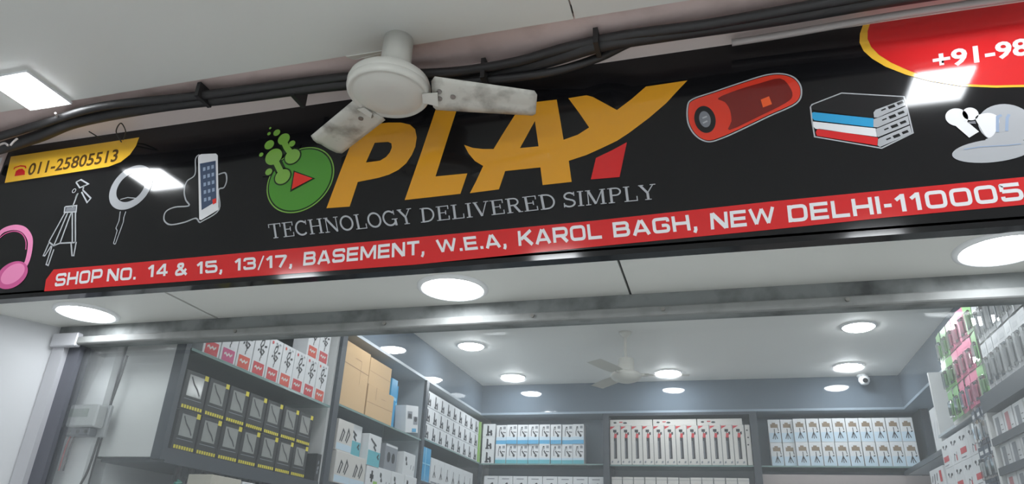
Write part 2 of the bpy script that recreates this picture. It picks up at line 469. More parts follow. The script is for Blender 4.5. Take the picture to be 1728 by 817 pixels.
# --- round play emblem
cg = crop(430, 200, 4.807)
gx, gy, gr = circ3(*cg([(645, 400), (290, 770), (97, 580)]))
em = flat('emblem_disc', [ell(gx, gy, gr, gr, n=64)], S_LGREEN, 2)
flat('emblem_ring', [ell(gx, gy, gr * 0.965, gr * 0.965, n=64)], S_DGREEN, 3, em)
flat('emblem_face', [ell(gx, gy, gr * 0.925, gr * 0.925, n=64)], S_GREEN, 4, em)
flat('emblem_notch', [cg([(60, 475), (130, 470), (165, 420), (220, 330), (265, 235), (330, 250), (368, 240), (380, 215), (300, 130), (60, 260)])], S_BLACK, 5, em)
gl = [(240, 172, 47), (158, 315, 66), (310, 312, 58), (230, 475, 58), (183, 120, 27), (122, 218, 38), (307, 208, 25), (118, 437, 27), (57, 298, 17), (120, 128, 14), (130, 83, 9)]
pxg = (cg([(300, 300)])[0] - cg([(301, 300)])[0]).length
bm1, bm2 = bmesh.new(), bmesh.new()
def gcirc(x, y, r): 
    c = cg([(x, y)])[0]; return ell(c[0], c[1], r * pxg, r * pxg, n=28)
for x, y, r in gl[2:4]: fill(bm1, [gcirc(x, y, r + 10)], 0, at_layer(6))
stroke(bm1, cg([(240, 190), (290, 290)]), 78 * pxg, mi=0, to3=at_layer(6)); stroke(bm1, cg([(165, 330), (225, 450)]), 78 * pxg, mi=0, to3=at_layer(6))
for x, y, r in gl: fill(bm2, [gcirc(x, y, r)], 0, at_layer(7))
stroke(bm2, cg([(240, 190), (262, 240), (300, 290)]), 44 * pxg, mi=0, to3=at_layer(7.4)); stroke(bm2, cg([(165, 330), (190, 385), (222, 450)]), 44 * pxg, mi=0, to3=at_layer(7.4))
obj('bubble_outline', bm1, S_DGREEN, em); obj('bubble', bm2, S_LGREEN, em)
flat('play_outline', [cg([(318, 425), (495, 490), (290, 600)])], S_DGREEN, 5.5, em)
flat('play_triangle', [cg([(328, 440), (474, 491), (305, 580)])], S_LOGORED, 8.5, em)

# --- slab serif slogan
def serif_glyph(ch):
    T, t, s = 0.135, 0.058, 0.055
    o = []
    def st(x, w=T, top=True, bot=True, sw=0.17):
        o.append(([(x, 0), (x, 1)], w))
        if top: o.append(([(x - sw, 1 - s / 2), (x + sw, 1 - s / 2)], s))
        if bot: o.append(([(x - sw, s / 2), (x + sw, s / 2)], s))
    if ch == 'T': o += [([(0, .97), (.86, .97)], t), ([(.03, 1), (.03, .74)], t), ([(.83, 1), (.83, .74)], t)]; st(.43, top=False); w = .86
    elif ch == 'E': st(.2); o += [([(.2, .97), (.76, .97)], t), ([(.2, .52), (.58, .52)], t), ([(.2, .03), (.78, .03)], t), ([(.74, 1), (.74, .74)], t), ([(.76, 0), (.76, .28)], t), ([(.58, .38), (.58, .66)], t)]; w = .82
    elif ch == 'C': o += [(ell(.46, .5, .39, .46, a0=45, a1=315, n=26), .115), ([(.78, 1), (.78, .70)], t)]; w = .86
    elif ch == 'G': o += [(ell(.46, .5, .39, .46, a0=45, a1=330, n=26), .115), ([(.78, 1), (.78, .70)], t), ([(.8, .42), (.8, 0)], T), ([(.58, .42), (.95, .42)], s)]; w = .95
    elif ch == 'H': st(.18); st(.8); o.append(([(.18, .52), (.8, .52)], t)); w = .98
    elif ch == 'N': st(.16, t, sw=.15); st(.84, t, bot=False, sw=.15); o.append(([(.17, .97), (.83, .03)], T)); w = .98
    elif ch == 'O': o.append((ell(.45, .5, .385, .455, n=32), .115, True)); w = .9
    elif ch == 'L': st(.2); o += [([(.2, .03), (.74, .03)], t), ([(.72, 0), (.72, .32)], t)]; w = .78
    elif ch == 'Y': o += [([(.1, .98), (.45, .45)], T), ([(.78, .98), (.45, .45)], t), ([(0, .972), (.28, .972)], s), ([(.62, .972), (.92, .972)], s), ([(.45, .45), (.45, 0)], T), ([(.28, s / 2), (.62, s / 2)], s)]; w = .9
    elif ch == 'D': st(.2); o.append(([(.2, .97)] + [(p[0], p[1]) for p in ell(.42, .5, .4, .455, a0=90, a1=-90, n=18)] + [(.2, .03)], .1)); w = .9
    elif ch == 'I': st(.2); w = .4
    elif ch == 'V': o += [([(.1, .98), (.45, .02)], T), ([(.78, .98), (.45, .02)], t), ([(0, .972), (.28, .972)], s), ([(.62, .972), (.92, .972)], s)]; w = .88
    elif ch in 'RP':
        st(.2); o.append(([(.2, .97)] + [(p[0], p[1]) for p in ell(.46, .73, .25, .23, a0=90, a1=-90, n=14)] + [(.2, .5)], .09)); w = .78
        if ch == 'R': o += [([(.48, .5), (.74, .03)], T), ([(.68, s / 2), (.92, s / 2)], s)]; w = .9
    elif ch == 'S': o += [([(p[0], p[1]) for p in ell(.36, .74, .26, .215, a0=25, a1=265, n=16)] + [(p[0], p[1]) for p in ell(.36, .26, .29, .225, a0=80, a1=-155, n=16)], .11), ([(.63, 1), (.63, .72)], t), ([(.07, 0), (.07, .3)], t)]; w = .72
    elif ch == 'M': st(.15, t, sw=.14); st(.96, T, sw=.16); o += [([(.17, .97), (.55, .05)], T), ([(.95, .97), (.55, .05)], t)]; w = 1.14
    else: w = .4
    return o, w

def euro_glyph(ch):
    T = 0.205; l, r, b, t, mm = .1, .98, .1, .9, .5; w = 1.08; R = .22; o = []
    def rp(pts, cl=False, rad=R): o.append((rounded(pts, rad, cl), T, cl))
    def ln(pts, ww=T): o.append((pts, ww, False))
    if ch == 'S': rp([(r, .7), (r, t), (l, t), (l, mm), (r, mm), (r, b), (l, b), (l, .3)])
    elif ch == 'H': ln([(l, 0), (l, 1)]); ln([(r, 0), (r, 1)]); ln([(l, mm), (r, mm)])
    elif ch in 'O0': rp([(l, b), (l, t), (r, t), (r, b)], True)
    elif ch == 'P': rp([(l, t), (r, t), (r, .38), (l, .38)]); ln([(l, 0), (l, 1)])
    elif ch == 'N': ln([(l, 0), (l, 1)]); ln([(r, 0), (r, 1)]); ln([(l + .03, .95), (r - .03, .05)], .26)
    elif ch == '.': ln([(.13, 0), (.13, .21)], .22); w = .26
    elif ch == ',': ln([(.15, .21), (.15, .02), (.06, -.17)], .2); w = .28
    elif ch == '1': ln([(.42, 0), (.42, 1)], .23); ln([(.06, .68), (.40, .92)], .2); w = .62
    elif ch == '4': ln([(.72, 0), (.72, 1)]); ln([(.66, .94), (.1, .32)], .19); ln([(.02, .27), (1.0, .27)], .19); w = 1.05
    elif ch == '&': ln([(1.05, .02), (.30, .70)]); rp([(.27, .66), (.27, .9), (.68, .9), (.68, .66), (.13, .36), (.13, .1), (.7, .1), (.98, .48)], False, .14); w = 1.1
    elif ch == '5': rp([(r, t), (l, t), (l, .56)], False, .02); rp([(l, .56), (r, .56), (r, b), (l, b), (l, .28)])
    elif ch == '3': rp([(l, .7), (l, t), (r - .03, t), (r - .03, .52), (.35, .52)]); rp([(.35, .52), (r, .52), (r, b), (l, b), (l, .3)])
    elif ch == '/': ln([(.03, -.08), (.5, 1.05)], .12); w = .54
    elif ch == '7': rp([(0, t), (.92, t), (.38, 0)], False, .1); w = 1.0
    elif ch == 'B': rp([(l, t), (r - .04, t), (r - .04, .52), (l, .52)]); rp([(l, .52), (r, .52), (r, b), (l, b)]); ln([(l, 0), (l, 1)])
    elif ch == 'A': ln([(.1, 0), (.52, .97)], .22); ln([(.6, .97), (1.04, 0)], .22); ln([(.26, .27), (.88, .27)], .18); w = 1.14
    elif ch == 'E': ln([(l, 0), (l, 1)]); ln([(l, t), (r, t)]); ln([(l, b), (r, b)]); ln([(l, mm), (r - .05, mm)]); w = 1.0
    elif ch == 'M': ln([(l, 0), (l, 1)]); ln([(1.22, 0), (1.22, 1)]); ln([(.14, .95), (.66, .15)], .2); ln([(1.18, .95), (.66, .15)], .2); w = 1.32
    elif ch == 'T': ln([(0, t), (1.0, t)]); ln([(.5, 0), (.5, .9)], .22); w = 1.0
    elif ch == 'W': ln([(.08, 1), (.42, .06)], .2); ln([(.42, .06), (.78, .95)], .18); ln([(.78, .95), (1.14, .06)], .18); ln([(1.14, .06), (1.48, 1)], .2); w = 1.56
    elif ch == 'K': ln([(l, 0), (l, 1)]); ln([(.2, .42), (.95, .98)], .22); ln([(.45, .56), (1.02, .02)], .23); w = 1.08
    elif ch == 'R': rp([(l, t), (r, t), (r, .42), (l, .42)]); ln([(l, 0), (l, 1)]); ln([(.62, .42), (1.0, 0)], .23)
    elif ch == 'L': ln([(l, 0), (l, 1)]); ln([(l, b), (.95, b)]); w = .96
    elif ch == 'G': rp([(r, .7), (r, t), (l, t), (l, b), (r, b), (r, .48), (.58, .48)], False, .18)
    elif ch == 'D': rp([(l, b), (l, t), (r, t), (r, b)], True, .24); ln([(l, 0), (l, 1)])
    elif ch == 'I': ln([(.12, 0), (.12, 1)], .22); w = .24
    elif ch == '-': ln([(.03, .42), (.42, .42)], .2); w = .45
    return o, w

def word(txt, BL, TL, BR, glyph, gap, m, k=3, name='lettering'):
    BL, TL, BR = S(*BL), S(*TL), S(*BR)
    x = 0; items = []
    for ch in txt:
        g, w = glyph(ch); items.append((g, x)); x += w + gap
    tot = x - gap; ex = (BR - BL) / tot; ey = TL - BL
    bm = bmesh.new()
    for g, x0 in items:
        for q, st_ in enumerate(g):
            stroke(bm, [Vector(p) + Vector((x0, 0)) for p in st_[0]], st_[1], len(st_) > 2 and st_[2], 0,
                   lambda p: (BL.x + ex.x * p[0] + ey.x * p[1], -0.0006 * k - 0.00012 * q, BL.y + ex.y * p[0] + ey.y * p[1]))
    return obj(name, bm, m, sign)

for a in (('TECHNOLOGY', (456, 403.5), (452.6, 379), (700, 377.5)), ('DELIVERED', (710, 376.5), (707.5, 352.5), (940, 352)), ('SIMPLY', (951, 351), (949, 326), (1109, 336.5))):
    word(*a, serif_glyph, 0.07, S_GREY)
# --- red address band
flat('address_band', [SL([(91, 455), (200, 446), (300, 437), (700, 401), (1000, 373), (1300, 340.5), (1500, 321), (1728, 299)]) + [Vector((2.2, S(1728, 299)[1])), Vector((2.2, S(1728, 345)[1]))] + SL([(1728, 346), (1500, 367), (1300, 388), (1000, 417), (700, 447), (300, 476), (75, 492), (78, 472)])], S_RED, 2)
for a in (('SHOP', (92.6, 484), (96, 462.5), (172, 475.5)), ('NO.', (180.4, 475.4), (183, 454.5), (229.6, 472)), ('14', (249, 468.5), (250.7, 448), (284, 465.5)), ('&', (295, 466.5), (297, 445), (316, 464)),
          ('15,', (332, 463), (332.6, 442.5), (376, 459.5)), ('13/17,', (396, 457.4), (396.5, 437), (494, 450)), ('BASEMENT,', (511.8, 449), (513.7, 426), (717, 429.5)), ('W.E.A,', (739, 427.8), (735.6, 405.5), (856, 416.5)),
          ('KAROL', (875.6, 415.6), (873.8, 390.5), (1016.6, 403)), ('BAGH,', (1036, 401.5), (1033.4, 376), (1178, 388)), ('NEW', (1200, 388), (1198, 360.5), (1309, 377.5)), ('DELHI-110005', (1331, 376), (1328, 347.5), (1729, 338))):
    word(*a, euro_glyph, 0.16, S_WHITE, 3)

# --- yellow corner with phone number
c1 = crop(0, 180, 2.402)
flat('number_panel', [c1([(45, 203), (300, 165), (565, 125), (552, 160), (528, 195), (490, 225), (440, 244), (330, 262), (170, 287), (20, 310)])], S_YELLOW, 2)
def bfont(txt, BL, TL, BR, m, name, k=3, offset=0.02):
    cu = bpy.data.curves.new('t', 'FONT'); cu.body = txt; cu.offset = offset; cu.resolution_u = 3
    o = bpy.data.objects.new('t', cu); COL.objects.link(o)
    dg = bpy.context.evaluated_depsgraph_get(); me = bpy.data.meshes.new_from_object(o.evaluated_get(dg))
    bpy.data.objects.remove(o)
    xs = [v.co.x for v in me.vertices]; ys = [v.co.y for v in me.vertices]; x0, x1, y0, y1 = min(xs), max(xs), min(ys), max(ys)
    for v in me.vertices:
        a, b = (v.co.x - x0) / (x1 - x0), (v.co.y - y0) / (y1 - y0)
        p = BL + (BR - BL) * a + (TL - BL) * b; v.co = (p[0], -0.0006 * k, p[1])
    me.name = name; me.materials.clear(); me.materials.append(m)
    return link(bpy.data.objects.new(name, me), sign)
bl, tl, br = c1([(110, 281), (124, 231), (474, 223)])
bfont('011-25805513', bl, tl, br, S_BROWN, 'lettering')
ph = flat('telephone_icon', [c1([(60, 283), (66, 262), (78, 254), (92, 252), (102, 262), (102, 277)])], S_RED, 3)
lines('receiver', [c1([(58, 256), (62, 248), (84, 241), (104, 243), (107, 251)])], 7 * PXM / 2.4, S_RED, 4, ph)

# --- red oval with mobile number
c4 = crop(1130, 0, 2.635)
ov = c4([(862, 106), (846, 150), (844, 190), (862, 228), (900, 262), (960, 298), (1050, 333), (1160, 362), (1300, 385), (1450, 391), (1576, 388)])
flat('oval_border', [ov + [Vector((1.7, 1.15)), Vector((1.95, 1.30)), Vector((1.95, SZ1 - .002)), Vector((ov[0][0], SZ1 - .002))]], S_YELLOW, 2)
ov2 = c4([(893, 100), (880, 140), (880, 175), (896, 210), (930, 245), (985, 280), (1070, 318), (1170, 350), (1300, 375), (1450, 381), (1576, 378)])
flat('oval', [ov2 + [Vector((1.69, 1.17)), Vector((1.93, 1.31)), Vector((1.93, SZ1 - .002)), Vector((ov2[0][0] + .005, SZ1 - .002))]], S_RED, 3)
bl, tl, br = c4([(1172, 312), (1166, 236), (1604, 246)])
bfont('+91-98', bl, tl, br, S_WHITE, 'lettering', 4, 0.03)

# --- printed products
hp = lines('headphone_print', [c1(sm([(-14, 545), (-4, 520), (20, 500), (60, 490), (98, 500), (122, 535), (122, 580), (112, 625), (96, 655)]))], 26 * PXM * 0.46, S_PINK, 2)
flat('ear_cushion', [c1(ell(50, 684, 72, 47, -0.62))], S_DPINK, 3, hp)
flat('ear_shell', [c1(ell(54, 679, 56, 32, -0.66))], S_PINK, 4, hp)
lines('band_lining', [c1(sm([(-2, 535), (25, 515), (60, 506), (90, 516), (106, 545), (106, 580)]))], 5 * PXM * 0.46, S_DPINK, 3, hp)
ct = crop(60, 290, 4.806)
pt = PXM / 4.8 * 1.15
tri = [[(345, 175), (300, 290)], [(330, 85), (370, 65), (430, 100), (400, 115), (360, 130), (330, 85)], [(385, 150), (450, 215), (420, 250), (375, 165)], [(395, 110), (385, 150)], [(240, 285), (335, 275), (330, 325), (235, 330), (240, 285)],
       [(240, 335), (110, 570)], [(262, 335), (150, 600)], [(290, 335), (200, 580)], [(300, 330), (300, 570)], [(325, 330), (325, 570)], [(110, 570), (150, 600), (200, 580), (320, 575)], [(110, 580), (65, 680), (78, 682), (130, 600)], [(150, 630), (105, 760), (88, 752), (135, 605)], [(290, 580), (298, 680), (312, 680), (332, 570)], [(340, 180), (325, 215)]]
tp = lines('tripod_print', [ct(l) for l in tri], 13 * pt, S_GREY, 2)
flat('tripod_block', [ct([(250, 292), (325, 284), (322, 318), (246, 322)])], S_MID, 1.5, tp)
lines('tripod_knob', [ell(*ct([(315, 155)])[0], 17 * pt, 19 * pt, n=16)], 7 * pt, S_GREY, 2.5, tp, True)
c8 = crop(170, 250, 4.804)
rx_, ry_, rr_ = circ3(*c8([(100, 362), (178, 470), (385, 305)]))
rl = lines('ring_light_print', [ell(rx_, ry_, rr_, rr_, n=56)], 70 * pt, S_GREY, 2, None, True)
lines('ring_light_stand', [c8(l) for l in ([(160, 515), (150, 590), (125, 650), (135, 670), (105, 775)], [(205, 515), (190, 560), (185, 600), (120, 780)], [(105, 775), (120, 780)])], 8 * pt, S_GREY, 2, rl)
lines('ring_light_bracket', [c8([(160, 418), (220, 402), (285, 408)])], 8 * pt, S_GREY, 2.5, rl)
pp = flat('phone_print', [c8([(790, 80), (795, 62), (815, 50), (935, 45), (950, 60), (957, 500), (815, 585), (800, 580)])], S_WHITE, 2)
flat('phone_screen', [c8([(806, 128), (934, 104), (940, 432), (820, 505)])], S_NAVY, 3, pp)
bm = bmesh.new()
for i in range(3):
    for j in range(5):
        if (i, j) == (2, 4): continue
        a, b = 832 + i * 34 + j * 2, 160 + j * 62 - i * 9
        fill(bm, [c8([(a, b), (a + 20, b - 4), (a + 20, b + 24), (a, b + 30)])], 0, at_layer(4))
obj('phone_icon', bm, S_SKY, pp)
flat('phone_icon', [c8([(908, 420), (938, 408), (940, 445), (912, 460)])], S_LOGORED, 4, pp)
lines('holder_outline', [c8(sm(l)) for l in ([(800, 52), (770, 90), (765, 215), (700, 270), (678, 350), (690, 420), (715, 468), (600, 480), (530, 515), (513, 570), (530, 605), (575, 622), (680, 602), (770, 570), (800, 600), (830, 590), (960, 500), (955, 345), (1000, 320), (1022, 260), (1010, 202), (955, 215)],)], 12 * pt, S_GREY, 1.5, pp)
flat('holder_body', [c8([(765, 225), (705, 275), (686, 350), (700, 425), (730, 480), (735, 560), (790, 585), (790, 240)])], S_DARK, 1.2, pp)

sp = flat('speaker_print', [c4(smc([(85, 475), (108, 446), (200, 414), (330, 370), (430, 340), (500, 335), (555, 355), (580, 400), (560, 455), (440, 512), (320, 570), (230, 610), (170, 625), (120, 600), (88, 545)]))], S_BRICK, 2)
lines('speaker_outline', [c4(smc([(80, 473), (104, 441), (200, 408), (330, 364), (430, 334), (502, 329), (559, 350), (586, 400), (564, 460), (442, 518), (322, 576), (232, 616), (170, 631), (116, 604), (82, 547)]))], 6 * PXM / 2.6, S_GREY, 1.5, sp, True)
flat('speaker_mesh', [c4(smc([(215, 438), (300, 402), (400, 372), (490, 350), (532, 385), (546, 428), (515, 460), (400, 518), (266, 580), (275, 540), (268, 490), (245, 455)], 3))], S_DRED, 3, sp)
cc = c4([(157, 532)])[0]
flat('speaker_cone', [ell(cc[0], cc[1], 41 * PXM / 2.6, 66 * PXM / 2.6, 0.12)], S_DARK, 3, sp)
flat('speaker_dome', [ell(cc[0], cc[1], 22 * PXM / 2.6, 40 * PXM / 2.6, 0.12)], S_MID, 4, sp)
lines('speaker_emblem', [c4([(146, 528), (166, 520)]), c4([(148, 550), (168, 540)])], 7 * PXM / 2.6, S_GREY, 5, sp)
flat('speaker_button', [c4([(405, 445), (442, 430), (455, 465), (415, 480)])], S_ORNG2, 4, sp)

cp = crop(1360, 140, 6.81); pq = PXM / 6.81
pb = flat('power_bank_print', [cp([(60, 270), (100, 245), (410, 125), (1120, 165), (1120, 200), (800, 310), (770, 345), (775, 405), (100, 320), (65, 300)])], S_DARK, 2)
flat('power_bank_blue', [cp([(70, 345), (90, 338), (775, 410), (775, 512), (95, 432), (72, 405)])], S_BLUE, 2, pb)
flat('power_bank_white', [cp([(80, 445), (800, 525), (815, 622), (110, 530), (85, 505)])], S_WHITE, 2, pb)
flat('power_bank_red', [cp([(112, 570), (125, 540), (150, 528), (828, 632), (818, 722), (125, 610)])], S_RED, 2, pb)
for e in ([(775, 345), (800, 312), (1120, 195), (1140, 262), (820, 402), (782, 400)], [(775, 420), (820, 407), (1160, 270), (1165, 370), (822, 515), (775, 510)], [(805, 530), (830, 522), (1170, 380), (1188, 480), (832, 625), (812, 618)], [(828, 650), (850, 636), (1192, 492), (1218, 582), (850, 740), (822, 722)]):
    flat('power_bank_end', [cp(e)], S_GREY, 3, pb)
bm = bmesh.new()
for dx, dy in ((0, 0), (10, 112), (33, 222), (58, 335)):
    for (a, b), w in ((((865, 322), (915, 300)), 14), (((945, 292), (1020, 264)), 32), (((1048, 248), (1115, 222)), 28)):
        stroke(bm, cp([(a[0] + dx, a[1] + dy), (b[0] + dx, b[1] + dy)]), w * pq, False, 0, at_layer(4))
obj('power_bank_port', bm, S_DARK, pb)
lines('power_bank_outline', [cp([(52, 280), (70, 250), (410, 118), (1125, 160), (1150, 240), (1230, 575), (870, 752), (100, 620), (70, 440), (58, 330)])], 14 * pq, S_GREY, 1.4, pb, True)

ce = crop(1580, 150, 5.836); pe = PXM / 5.836
def ellc(x, y, rx, ry, rot=0): 
    c = ce([(x, y)])[0]; return ell(c[0], c[1], rx * pe * .93, ry * pe, rot)
eb = flat('earbud_case_print', [ellc(680, 345, 205, 188)], S_GREY, 2)
flat('case_base', [ellc(548, 612, 305, 104, 0.03)], S_GREY, 2.5, eb)
flat('case_hinge', [ce([(480, 500), (560, 470), (800, 480), (830, 540), (700, 560), (520, 545)])], S_GREY, 2.2, eb)
flat('earbud', [ellc(200, 282, 88, 86)], S_WHITE, 3, eb)
flat('earbud', [ellc(335, 250, 62, 62)], S_WHITE, 3, eb)
lines('earbud_stem', [ce([(190, 300), (370, 455)])], 92 * pe, S_WHITE, 3.5, eb)
flat('earbud_tip', [ce([(300, 330), (380, 320), (390, 350), (320, 345)])], S_MID, 4, eb)
flat('earbud', [ce(smc([(385, 280), (500, 240), (590, 265), (620, 320), (600, 380), (560, 460), (500, 480), (430, 380)]))], S_WHITE, 3, eb)
lines('case_slot', [ce([(640, 262), (600, 280), (600, 430)]), ce([(715, 255), (695, 290), (690, 420)])], 22 * pe, S_SKY, 4, eb)
lines('case_seam', [ce([(270, 600), (420, 575), (700, 560), (830, 545)])], 9 * pe, S_SKY, 4, eb)

# ================================================================== CABLES above the sign
cb = thing('cable_bundle', 'thick bundle of black cables sagging along the top of the sign', 'cable', (0, 0, 0))
def K(px, py, y): 
    d = ray(px, py); k = min(y / d.y, 1.582 / d.z)          # hangs just under the strip, in front of the sign
    return (d.x * k, d.y * k, d.z * k)
main = [K(x, y, 1.93) for x, y in ((-40, 262), (60, 232), (130, 205), (260, 180), (400, 163), (590, 140), (720, 140), (830, 126), (930, 100), (1010, 76), (1120, 58), (1300, 32), (1500, -2), (1740, -38))]
tube('main_cable', main, 0.026, black_rubber, cb, 10)
tube('second_cable', [(a, b - 0.03, c + 0.008 * math.sin(i * 1.7) - 0.002) for i, (a, b, c) in enumerate(K(x, y, 1.93) for x, y in ((-40, 250), (80, 218), (180, 186), (330, 168), (500, 150), (620, 138), (760, 128), (870, 112), (960, 92), (1060, 70), (1200, 47), (1400, 14), (1640, -22)))], 0.017, black_rubber, cb, 8)
tube('third_cable', [(a, b - 0.012, c - 0.004) for a, b, c in (K(x, y, 1.93) for x, y in ((690, 158), (780, 140), (860, 134), (940, 122), (1010, 100), (1060, 76), (1120, 52)))], 0.015, black_rubber, cb, 8)
for x, y in ((505, 160), (345, 160), (820, 130), (1008, 72)):
    p = K(x, y, 1.91); bm = bmesh.new(); add_box(bm, p[0] - .008, p[0] + .008, p[1] - .04, p[1] + .04, p[2] - .032, ZF + .002); obj('cable_clip', bm, black_rubber, cb)
cd = thing('conduit', 'pale grey conduit strip on the mauve wall above the sign', 'conduit', (0, 0, 0))
tube('pipe', [K(x, y, 2.0) for x, y in ((1235, 72), (1330, 57), (1450, 36), (1600, 12), (1800, -16))], 0.012, conduit_mat, cd, 8)
for nm, pts, lab in (('wire_loop', ((205, 240), (196, 222), (204, 208), (212, 222), (208, 236)), 'small loop of grey wire above the yellow sign corner'), ('loose_wire', ((150, 222), (160, 228), (172, 236)), 'short loose wire end poking out above the yellow sign corner')):
    o = tube(nm, [(a, b, c) for a, b, c in (K(x, y, 1.985) for x, y in pts)], 0.0025, black_rubber, None, 6)
    tag(o, lab, 'wire')
for i, pts in enumerate((((104, 198), (108, 206), (116, 214)), ((28, 252), (34, 245), (40, 240)), ((8, 252), (18, 248), (24, 252)))):
    o = tube('cable_tie', [(a, b - 0.03, c) for a, b, c in (K(x, y, 1.90) for x, y in pts)], 0.005, conduit_mat, None, 6)
    tag(o, ['white cable tie on the bundle below the square passage light', 'white tie at the upper left corner of the sign', 'pale tie on the bundle leftmost above the sign'][i], 'cable tie', 'ties on the cable bundle')

# ================================================================== FAN in the passage
FZ = 1.385
fx, fy = -0.696 * FZ, 1.238 * FZ
fan = thing('ceiling_fan', 'dusty white ceiling fan in front of the sign with two blades showing', 'ceiling fan', (fx, fy, FZ))
lathe('bottom_cover', [(0, -0.012), (0.06, -0.012), (0.098, -0.008), (0.112, -0.001), (0.121, 0.002), (0.128, -0.003), (0.134, 0.004), (0.137, 0.016), (0.134, 0.024)], fan_white, fan, 56)
lathe('motor_body', [(0.134, 0.024), (0.137, 0.034), (0.132, 0.050), (0.118, 0.062), (0.100, 0.068), (0.0, 0.070)], fan_white, fan, 56)
lathe('motor_gap', [(0.088, 0.068), (0.088, 0.082), (0.0, 0.082)], fan_dark, fan, 40)
lathe('canopy', [(0.040, 0.080), (0.050, 0.082), (0.052, 0.10), (0.050, ZF - FZ + 0.0), (0.0, ZF - FZ + 0.001)], fan_white, fan, 40, (0.012, 0.0, 0))
def blade(ang, r0, r1, w0, w1, pitch, droop, dz=0.03):
    a = Vector((math.cos(ang), math.sin(ang), -droop)).normalized()
    c = Vector((math.sin(ang), -math.cos(ang), 0)); c = (c * math.cos(pitch) + Vector((0, 0, 1)) * math.sin(pitch)).normalized()
    nrm = a.cross(c).normalized(); base = Vector((0, 0, dz))
    def pnt(u, v, h=0.0): return base + a * (r0 + (r1 - r0) * u) + c * ((v - 0.42) * (w0 + (w1 - w0) * u)) + nrm * h
    bm = bmesh.new(); nu, nv = 14, 8; T = []; B = []
    for i in range(nu + 1):
        for j in range(nv + 1):
            u, v = i / nu, j / nv
            vv = v
            du = 0.0
            if i in (0, nu):                                   # rounded corners
                e = abs(v - .5) * 2
                if e > .8: du = (e - .8) / .2 * 0.03 * (1 if i == 0 else -1)
            h = 0.012 * (1 - (2 * v - 1) ** 2) * 0.7 + (0.006 if v < 0.27 else 0)
            T.append(bm.verts.new(pnt(u + du, vv, h))); B.append(bm.verts.new(pnt(u + du, vv, h - 0.002)))
    q = lambda i, j: i * (nv + 1) + j
    for i in range(nu):
        for j in range(nv):
            k = [q(i, j), q(i + 1, j), q(i + 1, j + 1), q(i, j + 1)]
            bm.faces.new([T[x] for x in k]); bm.faces.new([B[x] for x in k[::-1]])
    ring = [q(i, 0) for i in range(nu + 1)] + [q(nu, j) for j in range(1, nv + 1)] + [q(i, nv) for i in range(nu - 1, -1, -1)] + [q(0, j) for j in range(nv - 1, 0, -1)]
    for x, y in zip(ring, ring[1:] + ring[:1]): bm.faces.new((T[x], B[x], B[y], T[y]))
    bmesh.ops.recalc_face_normals(bm, faces=bm.faces[:])
    b = obj('blade', bm, blade_mat, fan, True)
    bm = bmesh.new()
    v = []
    for s in (-1, 1):
        for r_, w_ in ((0.115, 0.018), (r0 + 0.02, 0.028)):
            v.append(base + a * r_ + c * s * w_ + nrm * 0.016); v.append(base + a * r_ + c * s * w_ + nrm * 0.020)
    vs = [bm.verts.new(p) for p in v]
    bmesh.ops.convex_hull(bm, input=vs)
    obj('blade_arm', bm, fan_white, fan)
    for u, vv in ((0.07, .62), (0.07, .40), (0.2, .5)):
        p = pnt(u, vv, 0.0)
        bm = bmesh.new(); add_tube(bm, [p + nrm * 0.012, p - nrm * 0.006], 0.009, 10); obj('screw', bm, steel, b)
        bm = bmesh.new(); add_tube(bm, [p + nrm * 0.004, p - nrm * 0.0055], 0.013, 12); obj('washer', bm, fan_dark, b)
blade(math.radians(17), 0.146, 0.487, 0.135, 0.098, math.radians(14), 0.055, 0.014)
blade(math.radians(149), 0.118, 0.420, 0.130, 0.132, math.radians(-9), 0.05, 0.016)

# ================================================================== FAN in the shop
f2 = thing('ceiling_fan', 'small white ceiling fan hanging from the shop ceiling on a long rod', 'ceiling fan', (-0.635, 5.12, 1.265))
lathe('bottom_cover', [(0, -0.022), (0.05, -0.02), (0.085, -0.008), (0.105, 0.006), (0.112, 0.02)], fan_white, f2, 36)
lathe('motor_body', [(0.112, 0.02), (0.110, 0.036), (0.09, 0.05), (0.075, 0.056), (0.0, 0.058)], fan_white, f2, 36)
lathe('upper_canopy', [(0.062, 0.058), (0.058, 0.15), (0.05, 0.155), (0.0, 0.156)], fan_white, f2, 30)
lathe('rod', [(0.012, 0.15), (0.012, 0.345)], fan_white, f2, 12)
lathe('ceiling_cup', [(0.012, 0.31), (0.035, 0.335), (0.05, 0.355), (0.0, 0.3552)], fan_white, f2, 24)
for k in range(3):
    a = math.radians(8 + 120 * k); dv = Vector((math.cos(a), math.sin(a), 0)); n_ = Vector((-dv.y, dv.x, 0))
    bm = bmesh.new(); v = []
    for r_, w_ in ((0.13, 0.05), (0.24, 0.06), (0.45, 0.055)):
        for s in (-1, 1): v.append(bm.verts.new(dv * r_ + n_ * w_ * s + Vector((0, 0, 0.034 + s * 0.006))))
    for i in (0, 2): bm.faces.new((v[i], v[i + 2], v[i + 3], v[i + 1]))
    bmesh.ops.solidify(bm, geom=bm.faces[:], thickness=0.003)
    obj('blade', bm, fan_white, f2)
    bm = bmesh.new(); add_tube(bm, [dv * 0.10 + Vector((0, 0, .034)), dv * 0.16 + Vector((0, 0, .034))], 0.012, 8); obj('blade_arm', bm, fan_white, f2)

